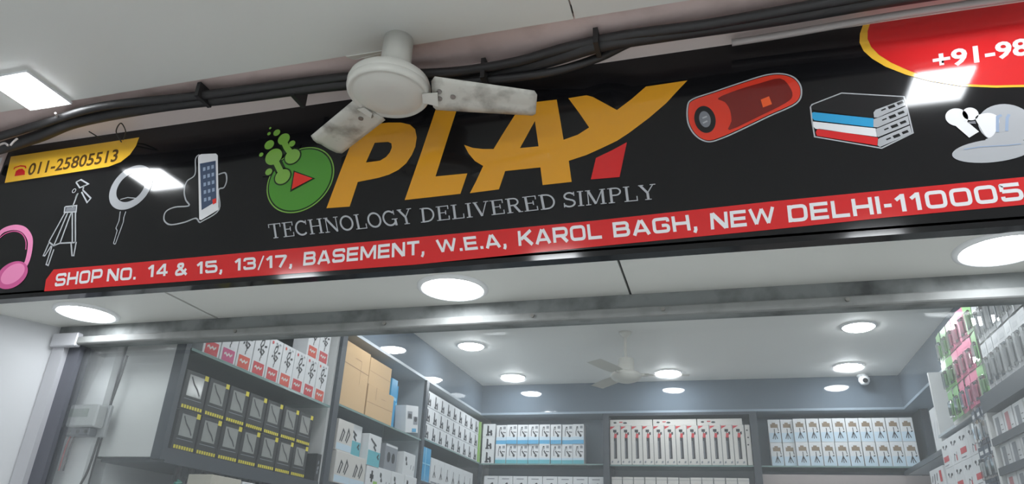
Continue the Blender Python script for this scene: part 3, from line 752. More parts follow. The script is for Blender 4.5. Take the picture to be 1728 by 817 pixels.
# dome camera
dc = thing('dome_camera', 'small white security camera at the top corner by the right shop light', 'security camera', (1.20, 6.66, 1.56))
lathe('base', [(0.0, 0.055), (0.042, 0.055), (0.045, 0.04), (0.03, 0.03), (0, 0.03)], led_frame, dc, 24)
lathe('shell', [(0, -0.045), (0.03, -0.036), (0.045, -0.012), (0.045, 0.015), (0.03, 0.033), (0, 0.034)], led_frame, dc, 24, (0, -0.05, 0))
bm = bmesh.new(); add_tube(bm, [(-0.0, -0.085, -0.01), (0.0, -0.104, -0.016)], 0.02, 14); obj('lens', bm, S_DARK, dc)
dc.location.y = 6.60

# ================================================================== SHELF UNITS
def glass_board(parent, x0, x1, y0, y1, z, edge):
    box('glass_shelf', x0, x1, y0, y1, z - 0.010, z, glass_shelf, parent)
    e = {'x': (x1, x1 + 0.002, y0, y1), '-x': (x0 - 0.002, x0, y0, y1), 'y': (x0, x1, y0 - 0.002, y0)}[edge]
    box('glass_edge', e[0], e[1], e[2], e[3], z - 0.011, z + 0.001, glass_edge, parent)

u1 = thing('wall_cabinet', 'open wall cabinet on the left holding black and red boxes', 'shelf', (0, 0, 0))
box('end_panel', -2.575, -2.30, 2.54, 2.56, 0.355, FB - 0.02, panel_white, u1)
box('corner_post', -2.30, -2.25, 2.535, 2.565, 0.345, FB - 0.02, post_dark, u1)
box('back_panel', -2.598, -2.578, 2.56, 3.84, 0.35, FB - 0.02, back_dark, u1)
box('bottom_board', -2.578, -2.25, 2.565, 3.815, 0.335, 0.395, post_dark, u1)
glass_board(u1, -2.575, -2.25, 2.57, 3.82, 0.83, 'x')
box('divider', -2.575, -2.262, 3.82, 3.845, -H, FB - 0.02, panel_white, u1)
u2 = thing('shelf_unit', 'shelf unit on the left wall holding brown cartons', 'shelf')
box('front_post', -2.262, -2.24, 3.845, 3.905, -H, FB - 0.02, post_dark, u2)
box('back_panel', -2.598, -2.578, 3.85, 5.233, -H, FB - 0.02, back_grey, u2)
glass_board(u2, -2.575, -2.25, 3.90, 5.24, 0.865, 'x')
box('end_panel', -2.575, -2.262, 5.235, 5.255, -H, FB - 0.02, inner_grey, u2)
box('far_post', -2.262, -2.24, 5.235, 5.285, -H, FB - 0.02, post_dark, u2)
box('lower_shelf', -2.575, -2.25, 3.905, 5.235, 0.39, 0.41, post_dark, u2)
u3 = thing('shelf_unit', 'corner shelf unit on the left wall with three rows of white boxes', 'shelf')
box('back_panel', -2.598, -2.578, 5.29, 6.99, -H, FB - 0.02, back_grey, u3)
glass_board(u3, -2.575, -2.25, 5.285, 6.98, 0.885, 'x')
box('lower_shelf', -2.575, -2.25, 5.285, 6.98, 0.55, 0.57, post_dark, u3)
b1 = thing('shelf_unit', 'back shelf unit with blue and white boxes left of centre', 'shelf')
box('back_panel', -2.24, -1.05, 6.965, 6.99, -H, FB - 0.02, back_grey, b1)
glass_board(b1, -2.24, -1.055, 6.66, 6.96, 0.875, 'y')
box('corner_post', -2.245, -2.215, 6.655, 6.685, -H, 0.864, post_dark, b1)
box('lower_shelf', -2.21, -1.055, 6.665, 6.96, 0.50, 0.52, post_dark, b1)
b2 = thing('display_cabinet', 'dark framed cabinet in the middle of the back wall', 'cabinet')
box('left_post', -1.05, -0.995, 6.63, 6.99, -H, FB - 0.025, post_dark, b2)
box('right_post', 0.245, 0.305, 6.63, 6.99, -H, FB - 0.025, post_dark, b2)
box('top_board', -0.995, 0.245, 6.63, 6.99, FB - 0.05, FB - 0.025, post_dark, b2)
box('back_panel', -0.995, 0.245, 6.965, 6.99, -H, FB - 0.05, inner_grey, b2)
glass_board(b2, -0.993, 0.243, 6.65, 6.96, 0.868, 'y')
box('lower_shelf', -0.993, 0.243, 6.66, 6.96, 0.58, 0.60, inner_grey, b2)
b3 = thing('shelf_unit', 'back shelf unit holding tripod boxes on the right', 'shelf')
box('back_panel', 0.305, 1.63, 6.965, 6.99, -H, FB - 0.02, back_grey, b3)
box('right_post', 1.60, 1.66, 6.64, 6.99, -H, FB - 0.02, post_dark, b3)
glass_board(b3, 0.307, 1.598, 6.66, 6.96, 0.868, 'y')
box('front_board', 0.307, 1.598, 6.68, 6.70, -H, 0.80, mat('pinkish_grey_board', (168, 158, 156), 0.4, var=0.04), b3)

# ================================================================== PACKAGES
PAPER = mat('white_card', (216, 218, 220), 0.4, var=0.02)
PAPER2 = mat('warm_white_card', (206, 203, 198), 0.45, var=0.02)
KRAFT = mat('brown_carton', (206, 172, 128), 0.7, var=0.06, scale=4)
KRAFT2 = mat('carton_seam', (150, 120, 84), 0.6)
BLACKCARD = mat('black_card', (34, 35, 36), 0.35, var=0.06)
INK = mat('box_ink', (44, 44, 48), 0.45)
GREYINK = mat('box_grey_ink', (132, 136, 142), 0.45)
REDINK = mat('box_red', (196, 52, 58), 0.4)
PINKINK = mat('box_pink', (190, 70, 120), 0.4)
ORGINK = mat('box_orange_red', (206, 74, 50), 0.4)
YELINK = mat('box_yellow', (228, 212, 48), 0.45)
BLUEINK = mat('box_blue', (84, 164, 206), 0.4)
TEALINK = mat('box_teal', (96, 178, 190), 0.4)
PALEBLUE = mat('box_pale_blue', (192, 212, 226), 0.4)
BRNINK = mat('box_brown_print', (136, 118, 96), 0.45)
WINDOW = mat('blister_window', (150, 152, 148), 0.12, var=0.18, scale=26, spec=0.7)
TEAL = mat('teal_plastic', (62, 150, 134), 0.4)
MAG = mat('magenta_plastic', (170, 60, 118), 0.4)
SKYBOX = mat('sky_blue_film', (58, 156, 206), 0.22, var=0.08, scale=14)
SKY2 = mat('light_blue_tape', (120, 190, 224), 0.3)
GREENINK = mat('box_lime', (150, 196, 96), 0.4)
PINKPK = mat('pink_pack', (236, 140, 170), 0.3, var=0.08, scale=12)
GRNPK = mat('green_pack', (156, 206, 142), 0.3, var=0.1, scale=12)
NAVYPK = mat('navy_pack', (66, 76, 92), 0.3, var=0.1, scale=12)
BEIGE = mat('beige_card', (196, 190, 176), 0.5, var=0.04)

CACHE = {}
def kind(name, w, d, h, body, prints):
    """prints: list of (part name, material, fn(bm) drawing in u 0..1, v 0..1 of the front face)"""
    bm = bmesh.new(); add_box(bm, -w / 2, w / 2, -d / 2, d / 2, 0, h)
    bmesh.ops.bevel(bm, geom=bm.edges[:], offset=min(0.002, w / 20), segments=1, affect='EDGES')
    me = bm_mesh(name, bm, body); ps = []
    for i, (pn, pm, fn) in enumerate(prints):
        b = bmesh.new(); y = -d / 2 - 0.0006 - 0.0003 * i
        fn(b, lambda p: ((p[0] - 0.5) * w, y, p[1] * h))
        bmesh.ops.recalc_face_normals(b, faces=b.faces[:])
        for f in b.faces:
            if f.normal.y > 0: f.normal_flip()
        ps.append((pn, bm_mesh(pn, b, pm)))
    CACHE[name] = (me, ps, w, d, h)

def put(kn, x, y, z, face, label, group, cat='box', name=None, jit=0.6, tilt=0.0, parts=True):
    me, ps, w, d, h = CACHE[kn]
    o = bpy.data.objects.new(name or kn, me); o.location = (x, y, z + 0.0006)
    rz = {'y': 0.0, 'x': math.pi / 2, '-x': -math.pi / 2}[face] + math.radians(random.uniform(-jit, jit))
    o.rotation_euler = (0, 0, rz)
    if tilt: o.rotation_euler = (Matrix.Rotation(rz, 3, 'Z') @ Matrix.Rotation(tilt, 3, 'Y')).to_euler()
    link(o); tag(o, label, cat, group)
    if parts:
        for pn, pm in ps: link(bpy.data.objects.new(pn, pm), o)
    return o

R_ = lambda u0, u1, v0, v1: (lambda b, t: fill(b, [[(u0, v0), (u1, v0), (u1, v1), (u0, v1)]], 0, t))
def PL(*polys): return lambda b, t: [fill(b, [p], 0, t) for p in polys]
def ST(w, *ls):
    return lambda b, t: [stroke(b, l, w, False, 0, t) for l in ls]
def multi(*fns): return lambda b, t: [f(b, t) for f in fns]

# --- red and white boxes, top of the left cabinet
clef = ST(0.05, [(.55, .42), (.5, .6), (.38, .7), (.45, .82), (.62, .86), (.6, .74), (.45, .66), (.42, .55), (.6, .5), (.7, .58), (.55, .62)], [(.68, .7), (.85, .72)], [(.25, .56), (.35, .6)], [(.5, .42), (.5, .34)])
for nm, ink in (('red_white_box', REDINK), ('pink_white_box', PINKINK), ('orange_white_box', ORGINK)):
    kind(nm, 0.118, 0.10, 0.225, PAPER, [('picture', INK, clef), ('colour_panel', ink, R_(.12, .88, .03, .30)), ('lettering', PAPER2, ST(0.045, [(.22, .17), (.32, .2), (.42, .15), (.52, .2), (.62, .16), (.74, .21)])), ('seal', ink, PL(ell(.2, .9, .07, .04, n=10))), ('feature_icons', GREYINK, ST(.04, [(.45, .92), (.55, .9)], [(.7, .92), (.8, .9)]))])
ks = ['red_white_box', 'pink_white_box', 'orange_white_box', 'red_white_box', 'red_white_box', 'orange_white_box', 'red_white_box', 'red_white_box', 'orange_white_box']
for i in range(9):
    y = 2.71 + i * 0.1235
    put(ks[i], -2.31, y, 0.83, 'x', f'white box with cable picture and red panel, {ORD[i]} from the shopfront on the cabinet shelf', 'red and white boxes on the left cabinet shelf')
for i in range(2):
    y = 3.565 + i * 0.1245
    put(ks[(i + 2) % 9], -2.318, y, 1.0555, 'x', f'white box with red panel stacked in the upper tier, {ORD[i]} from the shopfront', 'red and white boxes in the upper tier')
# --- black boxes with grey window and yellow lettering
yel = ST(0.085, *[[(.06 + .115 * i, .08), (.06 + .115 * i + .085, .08)] for i in range(8)])
kind('black_box', 0.148, 0.09, 0.172, BLACKCARD, [('blister_window', WINDOW, R_(.16, .80, .36, .90)), ('cable_picture', INK, ST(.05, [(.25, .85), (.4, .68), (.6, .55), (.72, .42)])), ('yellow_badge', YELINK, R_(.80, .97, .86, .99)), ('yellow_lettering', YELINK, yel), ('stripe', GREYINK, R_(.1, .85, .27, .285))])
for r in range(2):
    for i in range(7):
        put('black_box', -2.31 + random.uniform(-.004, .004), 2.675 + i * 0.1555, 0.395 + r * 0.1735, 'x', f'black box with yellow lettering, {"lower" if r == 0 else "upper"} row, {ORD[i]} from the shopfront', 'black boxes in the left wall cabinet', jit=1.5)
kind('black_side_box', 0.05, 0.10, 0.15, BLACKCARD, [('white_print', GREYINK, ST(.12, [(.3, .3), (.6, .35)], [(.3, .45), (.7, .5)], [(.35, .65), (.6, .7)]))])
put('black_side_box', -2.30, 3.785, 0.395, 'x', 'narrow black box standing at the far end of the lower black row', 'black boxes in the left wall cabinet')
# --- hanging things below the left cabinet
kind('beige_carton', 0.21, 0.12, 0.09, BEIGE, [('lettering', PAPER, ST(.05, *[[(.1 + .13 * i, .35), (.17 + .13 * i, .6)] for i in range(6)]))])
wsh = thing('wall_shelf', 'grey shelf on the wall below the left cabinet', 'shelf')
box('board', -2.60, -2.11, 2.70, 3.84, 0.20, 0.215, post_dark, wsh)
put('beige_carton', -2.175, 2.815, 0.215, 'x', 'beige carton with pale marks below the left cabinet', None)
kind('white_carton', 0.11, 0.12, 0.085, PAPER, [('mark', GREYINK, R_(.2, .8, .4, .5))])
put('white_carton', -2.175, 2.985, 0.215, 'x', 'small white carton beside the beige carton below the left cabinet', None)
def charger(y, m, lab, grp):
    t = thing('hanging_cable_pack', lab, 'cable pack', (-2.285, y, 0.2155), math.pi / 2, grp)
    bm = bmesh.new(); add_box(bm, -.012, .012, -.008, .008, .075, .125); add_box(bm, -.016, .016, -.006, .006, .058, .08); obj('hook_plug', bm, INK, t)
    bm = bmesh.new(); pts = [(0.026 * math.sin(k * 1.9), -0.01 + .006 * math.cos(k * 1.3), 0.06 - 0.006 * k) for k in range(10)]
    add_tube(bm, smooth_path([Vector(p) for p in pts], 3), 0.008, 6); obj('coiled_cable', bm, m, t, True)
for i in range(11):
    m_, cn = ((TEAL, 'teal'), (TEAL, 'teal'), (TEAL, 'teal'), (TEAL, 'teal'), (TEAL, 'teal'), (TEAL, 'teal'), (TEAL, 'teal'), (MAG, 'magenta'), (MAG, 'magenta'), (MAG, 'magenta'), (TEAL, 'teal'))[i]
    charger(2.70 + i * 0.085, m_, f'coiled {cn} cable with black plug under the cabinet, {ORD[i]} from the shopfront', 'cable packs below the left cabinet')

# --- brown cartons
def carton_seams(k):
    ls = [[(0, .66), (1, .62)], [(.0, .34), (1, .31)]]
    return ST(.012, *ls)
kind('carton', 0.345, 0.20, 0.405, KRAFT, [('tape_seam', KRAFT2, multi(ST(.012, [(0, .66), (1, .64)]), ST(.010, [(.4, .8), (.66, .8), (.66, .42)])))])
kind('carton_square', 0.335, 0.20, 0.185, KRAFT, [('tape_seam', KRAFT2, ST(.012, [(0, .5), (1, .48)]))])
kind('carton_wide', 0.40, 0.21, 0.21, KRAFT, [('tape_seam', KRAFT2, multi(ST(.012, [(0, .45), (1, .47)]), ST(.012, [(.3, 1), (.3, .6)], [(.5, .72), (.68, .72)])))])
gk = 'brown cartons on the left shelf'
put('carton', -2.355, 4.095, 0.865, 'x', 'tall brown carton nearest the shopfront on the glass shelf', gk, 'carton', jit=0.5)
put('carton_wide', -2.36, 4.49, 0.865, 'x', 'wide brown carton at the bottom, right of the tall carton', gk, 'carton', name='carton')
put('carton_square', -2.36, 4.45, 1.075, 'x', 'brown carton on top of the wide brown carton', gk, 'carton', name='carton')
kind('blue_film_pack', 0.10, 0.12, 0.36, SKYBOX, [('white_tape', SKY2, ST(.06, [(.0, .62), (1, .6)]))])
put('blue_film_pack', -2.36, 4.775, 0.865, 'x', 'tall bright blue film pack right of the brown cartons', 'blue packs on the left shelf', 'pack')
put('blue_film_pack', -2.43, 4.945, 0.865, 'x', 'tall bright blue film pack behind the tilted white box', 'blue packs on the left shelf', 'pack')
kind('picture_box', 0.23, 0.09, 0.20, PAPER, [('dark_picture', GREYINK, multi(R_(.12, .5, .5, .78), R_(.6, .95, .3, .6))), ('device', INK, multi(PL([(.16, .55), (.46, .52), (.44, .68), (.2, .7)]), PL(ell(.78, .5, .12, .1, n=10)))), ('blue_badge', BLUEINK, R_(.5, .85, .03, .16))])
put('picture_box', -2.30, 5.06, 0.885, 'x', 'white box with dark pictures leaning in front of the blue packs', None, tilt=math.radians(-9))
# --- mixed boxes under the brown cartons
fig2 = ST(.06, [(.2, .3), (.34, .7), (.44, .62), (.3, .3)], [(.55, .35), (.68, .75), (.78, .6), (.62, .3)])
arm = ST(.07, [(.15, .85), (.3, .78), (.62, .66)], [(.45, .72), (.52, .55)], [(.4, .62), (.62, .5)])
kind('gadget_box_twin', 0.20, 0.12, 0.185, PAPER2, [('holder_picture', INK, fig2), ('pale_band', PALEBLUE, R_(.02, .98, .03, .24))])
kind('gadget_box_teal', 0.185, 0.14, 0.20, PAPER, [('blue_fade', TEALINK, R_(.01, .99, .01, .48)), ('holder_picture', INK, arm), ('small_holder', INK, ST(.07, [(.75, .3), (.88, .42)], [(.82, .3), (.9, .26)]))])
kind('gadget_box_lilac', 0.21, 0.13, 0.16, PAPER, [('holder_picture', INK, multi(PL(ell(.2, .7, .07, .1, n=10), ell(.26, .5, .06, .08, n=10)), ST(.05, [(.15, .8), (.32, .45)]))), ('small_holder', GREYINK, ST(.05, [(.62, .3), (.66, .5)], [(.86, .28), (.9, .5)]))])
kind('gadget_box_cross', 0.17, 0.12, 0.15, PAPER, [('holder_picture', INK, multi(R_(.3, .62, .5, .68), R_(.4, .54, .36, .84))), ('green_patch', GREENINK, R_(.62, .98, .05, .42))])
kind('gadget_box_dark', 0.20, 0.12, 0.18, GREYINK, [('dark_picture', INK, multi(PL(ell(.3, .5, .14, .2, n=12), ell(.68, .5, .14, .2, n=12)))), ('edge', PAPER, R_(.02, .98, .9, .97))])
gm = 'phone holder boxes below the brown cartons'
zl = 0.41
for kn, y, z, lab, xx in (('gadget_box_twin', 4.06, zl + .03, 'white and blue holder box at the bottom next to the dark post', -2.30), ('gadget_box_twin', 4.265, zl + .03, 'white holder box at the bottom, second from the dark post', -2.305),
                     ('gadget_box_cross', 4.46, zl + .03, 'white box with black cross shaped holder and green patch', -2.30), ('gadget_box_lilac', 4.66, zl + .03, 'white box with faint holder pictures, right of the green patch box', -2.31),
                     ('gadget_box_lilac', 4.875, zl + .03, 'white box with faint holder pictures in the middle of the lower row', -2.305), ('gadget_box_lilac', 5.09, zl + .03, 'white holder box lowest beside the far shelf post', -2.30)):
    h_ = CACHE[kn][4]; put(kn, xx, y, zl, 'x', lab, gm, name='gadget_box')
for kn, y, z, lab, xx in (('gadget_box_twin', 4.05, zl + .187, 'white twin holder box standing on top next to the dark post', -2.31), ('gadget_box_teal', 4.45, zl + .152, 'white and teal box with black bracket picture on top of the row', -2.31),
                     ('gadget_box_dark', 4.78, zl + .162, 'grey box with dark round pictures behind the upper row', -2.33), ('gadget_box_lilac', 5.05, zl + .162, 'white box with black holder picture in the upper row by the far post', -2.31),
                     ('gadget_box_teal', 4.25, zl + .187, 'dark teal box half hidden behind the bracket picture box', -2.36)):
    put(kn, xx, y, z, 'x', lab, gm, name='gadget_box')

# --- long rows with a phone stand figure
stand = multi(PL([(.34, .22), (.50, .22), (.49, .84), (.36, .90)]), PL([(.50, .30), (.76, .30), (.76, .50), (.62, .56), (.60, .42), (.50, .46)]), PL([(.28, .10), (.56, .10), (.56, .22), (.28, .22)]), PL([(.62, .10), (.78, .10), (.78, .3), (.62, .3)]))
kind('phone_stand_box', 0.1505, 0.16, 0.128, PAPER, [('stand_picture', INK, stand), ('fold_line', GREYINK, R_(0, 1, .0, .025))])
for r in range(3):
    for i in range(9):
        put('phone_stand_box', -2.345, 5.37 + i * 0.1515, 0.885 + r * 0.1285, 'x', f'white box with black phone stand, {["bottom", "middle", "top"][r]} row, {ORD[i]} from the shopfront', 'phone stand boxes on the corner shelf', jit=0.25)
kind('lime_divider', 0.035, 0.15, 0.385, GREENINK, [('edge_line', PAPER, R_(.0, .2, 0, 1))])
put('lime_divider', -2.33, 6.70, 0.885, 'x', 'upright lime green box edge in the shelf corner', None)
kind('corner_stand_box', 0.125, 0.15, 0.125, PAPER, [('stand_picture', INK, stand)])
for r in range(3):
    put('corner_stand_box', -2.175, 6.78, 0.876 + r * 0.1255, 'y', f'white phone stand box in the back corner, {["lowest", "middle", "topmost"][r]} of three', 'phone stand boxes stacked in the back corner', jit=0.2)
kind('blue_wrapped_pack', 0.20, 0.18, 0.13, SKYBOX, [('white_tape', SKY2, multi(R_(.45, .53, 0, 1), R_(0, 1, .0, .08)))])
for r in range(2):
    put('blue_wrapped_pack', -2.36, 5.415, 0.57 + r * 0.1305, 'x', f'bright blue wrapped pack below the phone stand boxes, {["lower", "upper"][r]} one', 'blue wrapped packs under the corner shelf', 'pack')
kind('mini_tripod_box', 0.145, 0.14, 0.20, PAPER, [('tripod_picture', INK, ST(.06, [(.5, .75), (.48, .5), (.3, .25)], [(.48, .5), (.5, .25)], [(.48, .5), (.7, .28)])), ('grey_base', GREYINK, R_(.05, .95, .04, .1))])
for i in range(7):
    put('mini_tripod_box', -2.335, 5.605 + i * 0.148, 0.57, 'x', f'white box with small tripod picture under the corner shelf, {ORD[i]} from the blue packs', 'small tripod boxes under the corner shelf')

# --- blue and white boxes, back wall
gimb = multi(ST(.055, [(.30, .40), (.28, .62), (.36, .86), (.46, .86), (.44, .72)]), ST(.09, [(.44, .66), (.52, .58), (.66, .48)]), ST(.04, [(.62, .62), (.92, .60)]), PL(ell(.7, .42, .11, .075, n=10)))
kind('selfie_stick_box', 0.103, 0.12, 0.180, PAPER, [('blue_band', BLUEINK, R_(.0, 1, .0, .20)), ('pale_area', PALEBLUE, R_(.0, 1, .20, .36)), ('stick_picture', INK, gimb), ('small_print', GREYINK, multi(R_(.66, .9, .78, .92)))])
kind('selfie_stick_box_teal', 0.103, 0.12, 0.180, PAPER, [('teal_band', TEALINK, R_(.0, 1, .0, .20)), ('pale_area', PALEBLUE, R_(.0, 1, .20, .30)), ('stick_picture', INK, gimb), ('small_print', GREYINK, multi(R_(.66, .9, .78, .92)))])
for r in range(2):
    for i in range(8):
        put('selfie_stick_box_teal' if r == 0 else 'selfie_stick_box', -2.04 + i * 0.1075, 6.745 + random.uniform(-.012, .012), 0.876 + r * 0.1805, 'y', f'blue and white selfie stick box, {["lower", "upper"][r]} row, {ORD[i]} from the corner', 'blue and white boxes on the back shelf', name='selfie_stick_box', jit=1.5)
car = multi(PL([(.42, .2), (.58, .2), (.60, .42), (.66, .62), (.56, .66), (.48, .48)]), PL(ell(.56, .68, .13, .07, .5, n=12)), PL([(.28, .32), (.45, .42), (.45, .2), (.3, .18)]), ST(.06, [(.55, .36), (.78, .46)]))
kind('car_holder_box', 0.138, 0.14, 0.245, PAPER, [('holder_picture', INK, car), ('caption', GREYINK, ST(.03, [(.25, .9), (.75, .9)]))])
for i in range(8):
    put('car_holder_box', -2.125 + i * 0.1425, 6.76, 0.52, 'y', f'white box with black car holder picture below the blue boxes, {ORD[i]} from the corner', 'car holder boxes on the back shelf', jit=0.4)

# --- tall tripod boxes in the dark cabinet
kind('tall_tripod_box', 0.0965, 0.12, 0.345, PAPER2, [('tripod_picture', INK, multi(R_(.36, .64, .15, .70), ST(.07, [(.30, .86), (.62, .86)], [(.48, .88), (.46, .72)], [(.6, .78), (.78, .8)]))), ('red_corner', REDINK, PL([(.02, .98), (.02, .90), (.5, .98)])), ('red_detail', REDINK, PL([(.38, .68), (.62, .68), (.66, .79), (.42, .79)])), ('feet_marks', GREYINK, ST(.05, [(.12, .06), (.26, .08)], [(.66, .06), (.82, .08)])), ('side_line', GREYINK, R_(.97, 1, 0, 1)), ('tripod_shine', GREYINK, R_(.40, .46, .17, .60))])
for i in range(12):
    put('tall_tripod_box', -0.94 + i * 0.0985, 6.715, 0.869, 'y', f'tall white box with black tripod and red corner, {ORD[i]} in the dark cabinet row', 'tall tripod boxes in the dark cabinet', jit=0.25)
kind('side_tripod_box', 0.041, 0.12, 0.345, PAPER2, [('side_marks', INK, multi(PL(ell(.4, .86, .2, .02, n=8), ell(.5, .68, .2, .02, n=8), ell(.4, .5, .2, .02, n=8))))])
put('side_tripod_box', 0.219, 6.715, 0.869, 'y', 'white box turned side on at the end of the tall tripod row', None, jit=0.2)
kind('flat_tripod_box', 0.385, 0.12, 0.055, PAPER2, [('small_prints', INK, multi(PL(ell(.12, .5, .04, .15, n=8), ell(.36, .45, .05, .15, n=8)))), ('red_print', REDINK, R_(.22, .30, .5, .66))])
for i in range(3):
    put('flat_tripod_box', -0.795 + i * 0.392, 6.72, 1.2145, 'y', f'flat white box lying on top of the tall tripod boxes, {ORD[i]} of three', 'flat boxes on the tripod boxes', jit=0.3)
kind('small_flap_box', 0.094, 0.12, 0.165, PAPER2, [('flap_line', GREYINK, R_(0, 1, .86, .875)), ('corner_line', GREYINK, R_(.97, 1, 0, 1))])
for i in range(12):
    put('small_flap_box', -0.935 + i * 0.0985, 6.73 + (0.02 if i == 6 else 0), 0.60 + random.uniform(0, .0), 'y', f'small plain white box below the tripod boxes, {ORD[i]} in its row', 'plain white boxes in the dark cabinet', jit=1.2)

# --- camera tripod boxes on the right of the back wall
tri2 = multi(ST(.06, [(.5, .60), (.5, .42), (.32, .16)], [(.5, .42), (.5, .14)], [(.5, .42), (.70, .16)]), ST(.05, [(.78, .66), (.84, .5)], [(.74, .42), (.88, .44)]))
kind('camera_tripod_box', 0.100, 0.11, 0.198, PAPER, [('pale_panel', PALEBLUE, R_(.03, .97, .02, .42)), ('camera_print', BRNINK, multi(R_(.2, .82, .64, .80), R_(.34, .62, .80, .86))), ('tripod_picture', INK, tri2)])
for r in range(2):
    for i in range(11):
        x = 0.445 + i * 0.1045
        put('camera_tripod_box', x, 6.735 + (0.0 if i > 1 else 0.03), 0.868 + r * 0.199 - 0.0, 'y', f'pale blue camera tripod box, {["lower", "upper"][r]} row, {ORD[i]} from the dark cabinet', 'camera tripod boxes on the back shelf', jit=2.0)

# ================================================================== RIGHT SIDE OF THE SHOP
ur = thing('shelf_unit', 'white shelf bay at the far right corner of the shop', 'shelf')
box('side_panel', 1.40, 1.895, 5.41, 5.435, -H, FB - 0.02, panel_white, ur)
box('shelf_board', 1.405, 1.895, 5.44, 6.63, 0.80, 0.82, inner_grey, ur)
box('shelf_board', 1.405, 1.895, 5.44, 6.63, 0.55, 0.57, inner_grey, ur)
box('front_rail', 1.397, 1.405, 5.44, 6.63, 0.79, 0.825, post_dark, ur)
kind('plain_box', 0.21, 0.22, 0.30, PAPER, [('faint_print', GREYINK, ST(.02, [(.2, .3), (.4, .7)], [(.5, .3), (.7, .7)]))])
put('plain_box', 1.535, 5.57, 0.82, '-x', 'big plain white box on the far right corner shelf', None, jit=0.5)
lab = multi(ST(.05, [(.12, .5), (.2, .75)], [(.3, .45), (.36, .8)], [(.48, .5), (.54, .8)], [(.2, .25), (.3, .45)], [(.42, .2), (.5, .4)]))
kind('red_label_box', 0.34, 0.2, 0.16, PAPER, [('cable_pictures', INK, lab), ('red_label', REDINK, R_(.70, .86, .4, .85))])
put('red_label_box', 1.50, 5.70, 0.57, '-x', 'white box with small red label on the lower far right shelf', None)
# middle bay with white boxes
um = thing('shelf_unit', 'middle right shelf bay with white earphone boxes', 'shelf')
box('back_panel', 1.70, 1.72, 4.42, 5.405, -H, FB - 0.02, inner_grey, um)
box('shelf_board', 1.38, 1.695, 4.44, 5.40, 0.885, 0.90, inner_grey, um)
box('shelf_board', 1.38, 1.695, 4.44, 5.40, 0.50, 0.515, inner_grey, um)
ear = multi(PL(ell(.3, .78, .10, .05, n=10), ell(.68, .74, .12, .05, n=10)), ST(.06, [(.3, .75), (.36, .66)], [(.62, .72), (.5, .64)]))
kind('earphone_box', 0.19, 0.16, 0.17, PAPER, [('earphone_picture', INK, ear), ('red_band', REDINK, R_(.1, .72, .22, .42)), ('grey_line', GREYINK, ST(.03, [(.1, .1), (.6, .1)]))])
kind('earphone_box_plain', 0.19, 0.16, 0.17, PAPER, [('earphone_picture', INK, ear), ('cable_picture', INK, ST(.04, [(.3, .1), (.38, .35), (.5, .3)], [(.6, .12), (.66, .4)])), ('red_spot', REDINK, R_(.55, .65, .1, .3))])
for r in range(2):
    for i in range(5):
        put('earphone_box' if (i + r) % 2 == 1 else 'earphone_box_plain', 1.465, 4.54 + i * 0.193, 0.515 + r * 0.1705, '-x', f'white earphone box in the middle right bay, {["lower", "upper"][r]} row, {ORD[i]} from the front', 'earphone boxes in the middle right bay', name='earphone_box')
# hanging packs on rods
def pack(kname, x, y, ztop, card, inner, w, h, lab, grp, nm):
    t = thing(nm, lab, 'blister pack', (x, y, ztop - h), -math.pi / 2 + math.radians(random.uniform(-6, 6)), grp)
    key = kname
    if key not in CACHE:
        bm = bmesh.new(); add_box(bm, -w / 2, w / 2, -.0015, .0015, 0, h); bmesh.ops.bevel(bm, geom=bm.edges[:], offset=.0007, segments=1, affect='EDGES'); a = bm_mesh('card', bm, card)
        bm = bmesh.new(); add_box(bm, -w * .36, w * .36, -.016, -.0016, h * .08, h * .68); bmesh.ops.bevel(bm, geom=bm.edges[:], offset=.004, segments=1, affect='EDGES'); b = bm_mesh('plastic_dome', bm, plastic_wrap)
        bm = bmesh.new(); add_box(bm, -w * .17, w * .17, -.011, -.003, h * .18, h * .58); bmesh.ops.bevel(bm, geom=bm.edges[:], offset=.003, segments=1, affect='EDGES'); c = bm_mesh('product', bm, inner)
        bm = bmesh.new(); add_box(bm, -w * .3, w * .3, -.0022, -.0016, h * .78, h * .88); d = bm_mesh('header_print', bm, inner)
        CACHE[key] = (a, b, c, d)
    for n_, me in zip(('card', 'plastic_dome', 'product', 'header_print'), CACHE[key]): link(bpy.data.objects.new(n_, me), t)
gp_ = 'green and pink packs on the right wall'
cols = [('green', GRNPK), ('pink', PINKPK)]
for r in range(3):
    for i in range(6):
        cn, cm = (('green', GRNPK), ('pink', PINKPK), ('pink', PINKPK), ('pink', PINKPK), ('green', GRNPK), ('green', GRNPK))[i]
        pack('pack_' + cn, 1.30, 4.08 + i * 0.118, 1.375 - r * 0.172, cm, PAPER if r % 2 else cm, 0.105, 0.165, f'{cn} hanging pack on the right wall, {["top", "middle", "bottom"][r]} row, {ORD[i]} from the front', gp_, 'hanging_pack')
bk = thing('hook_panel', 'pale hook panel behind the green and pink packs', 'hook panel')
box('panel', 1.325, 1.34, 3.38, 4.80, 0.86, FB - 0.005, panel_white, bk)
for z in (1.362, 1.19, 1.018):
    bm = bmesh.new(); add_tube(bm, [(1.325, 3.40, z), (1.325, 4.78, z)], 0.006, 6); obj('rail', bm, steel, bk)
for r in range(2):
    for i in range(7):
        pack('pack_white', 1.295, 3.425 + i * 0.088, 1.345 - r * 0.235, PAPER, mat('pale_grey_print', (204, 207, 210), .4), 0.078, 0.225, f'white hanging cable pack, {["upper", "lower"][r]} row, {ORD[i]} from the shopfront', 'white cable packs on the right wall', 'hanging_pack')
for r in range(3):
    for i in range(4):
        pack('pack_navy', 1.29, 4.06 + i * 0.085, 0.845 - r * 0.185, NAVYPK, PAPER, 0.078, 0.178, f'dark blue hanging pack beside the white post, {["top", "middle", "bottom"][r]} row, {ORD[i]} from the post', 'dark blue packs on the right wall', 'hanging_pack')
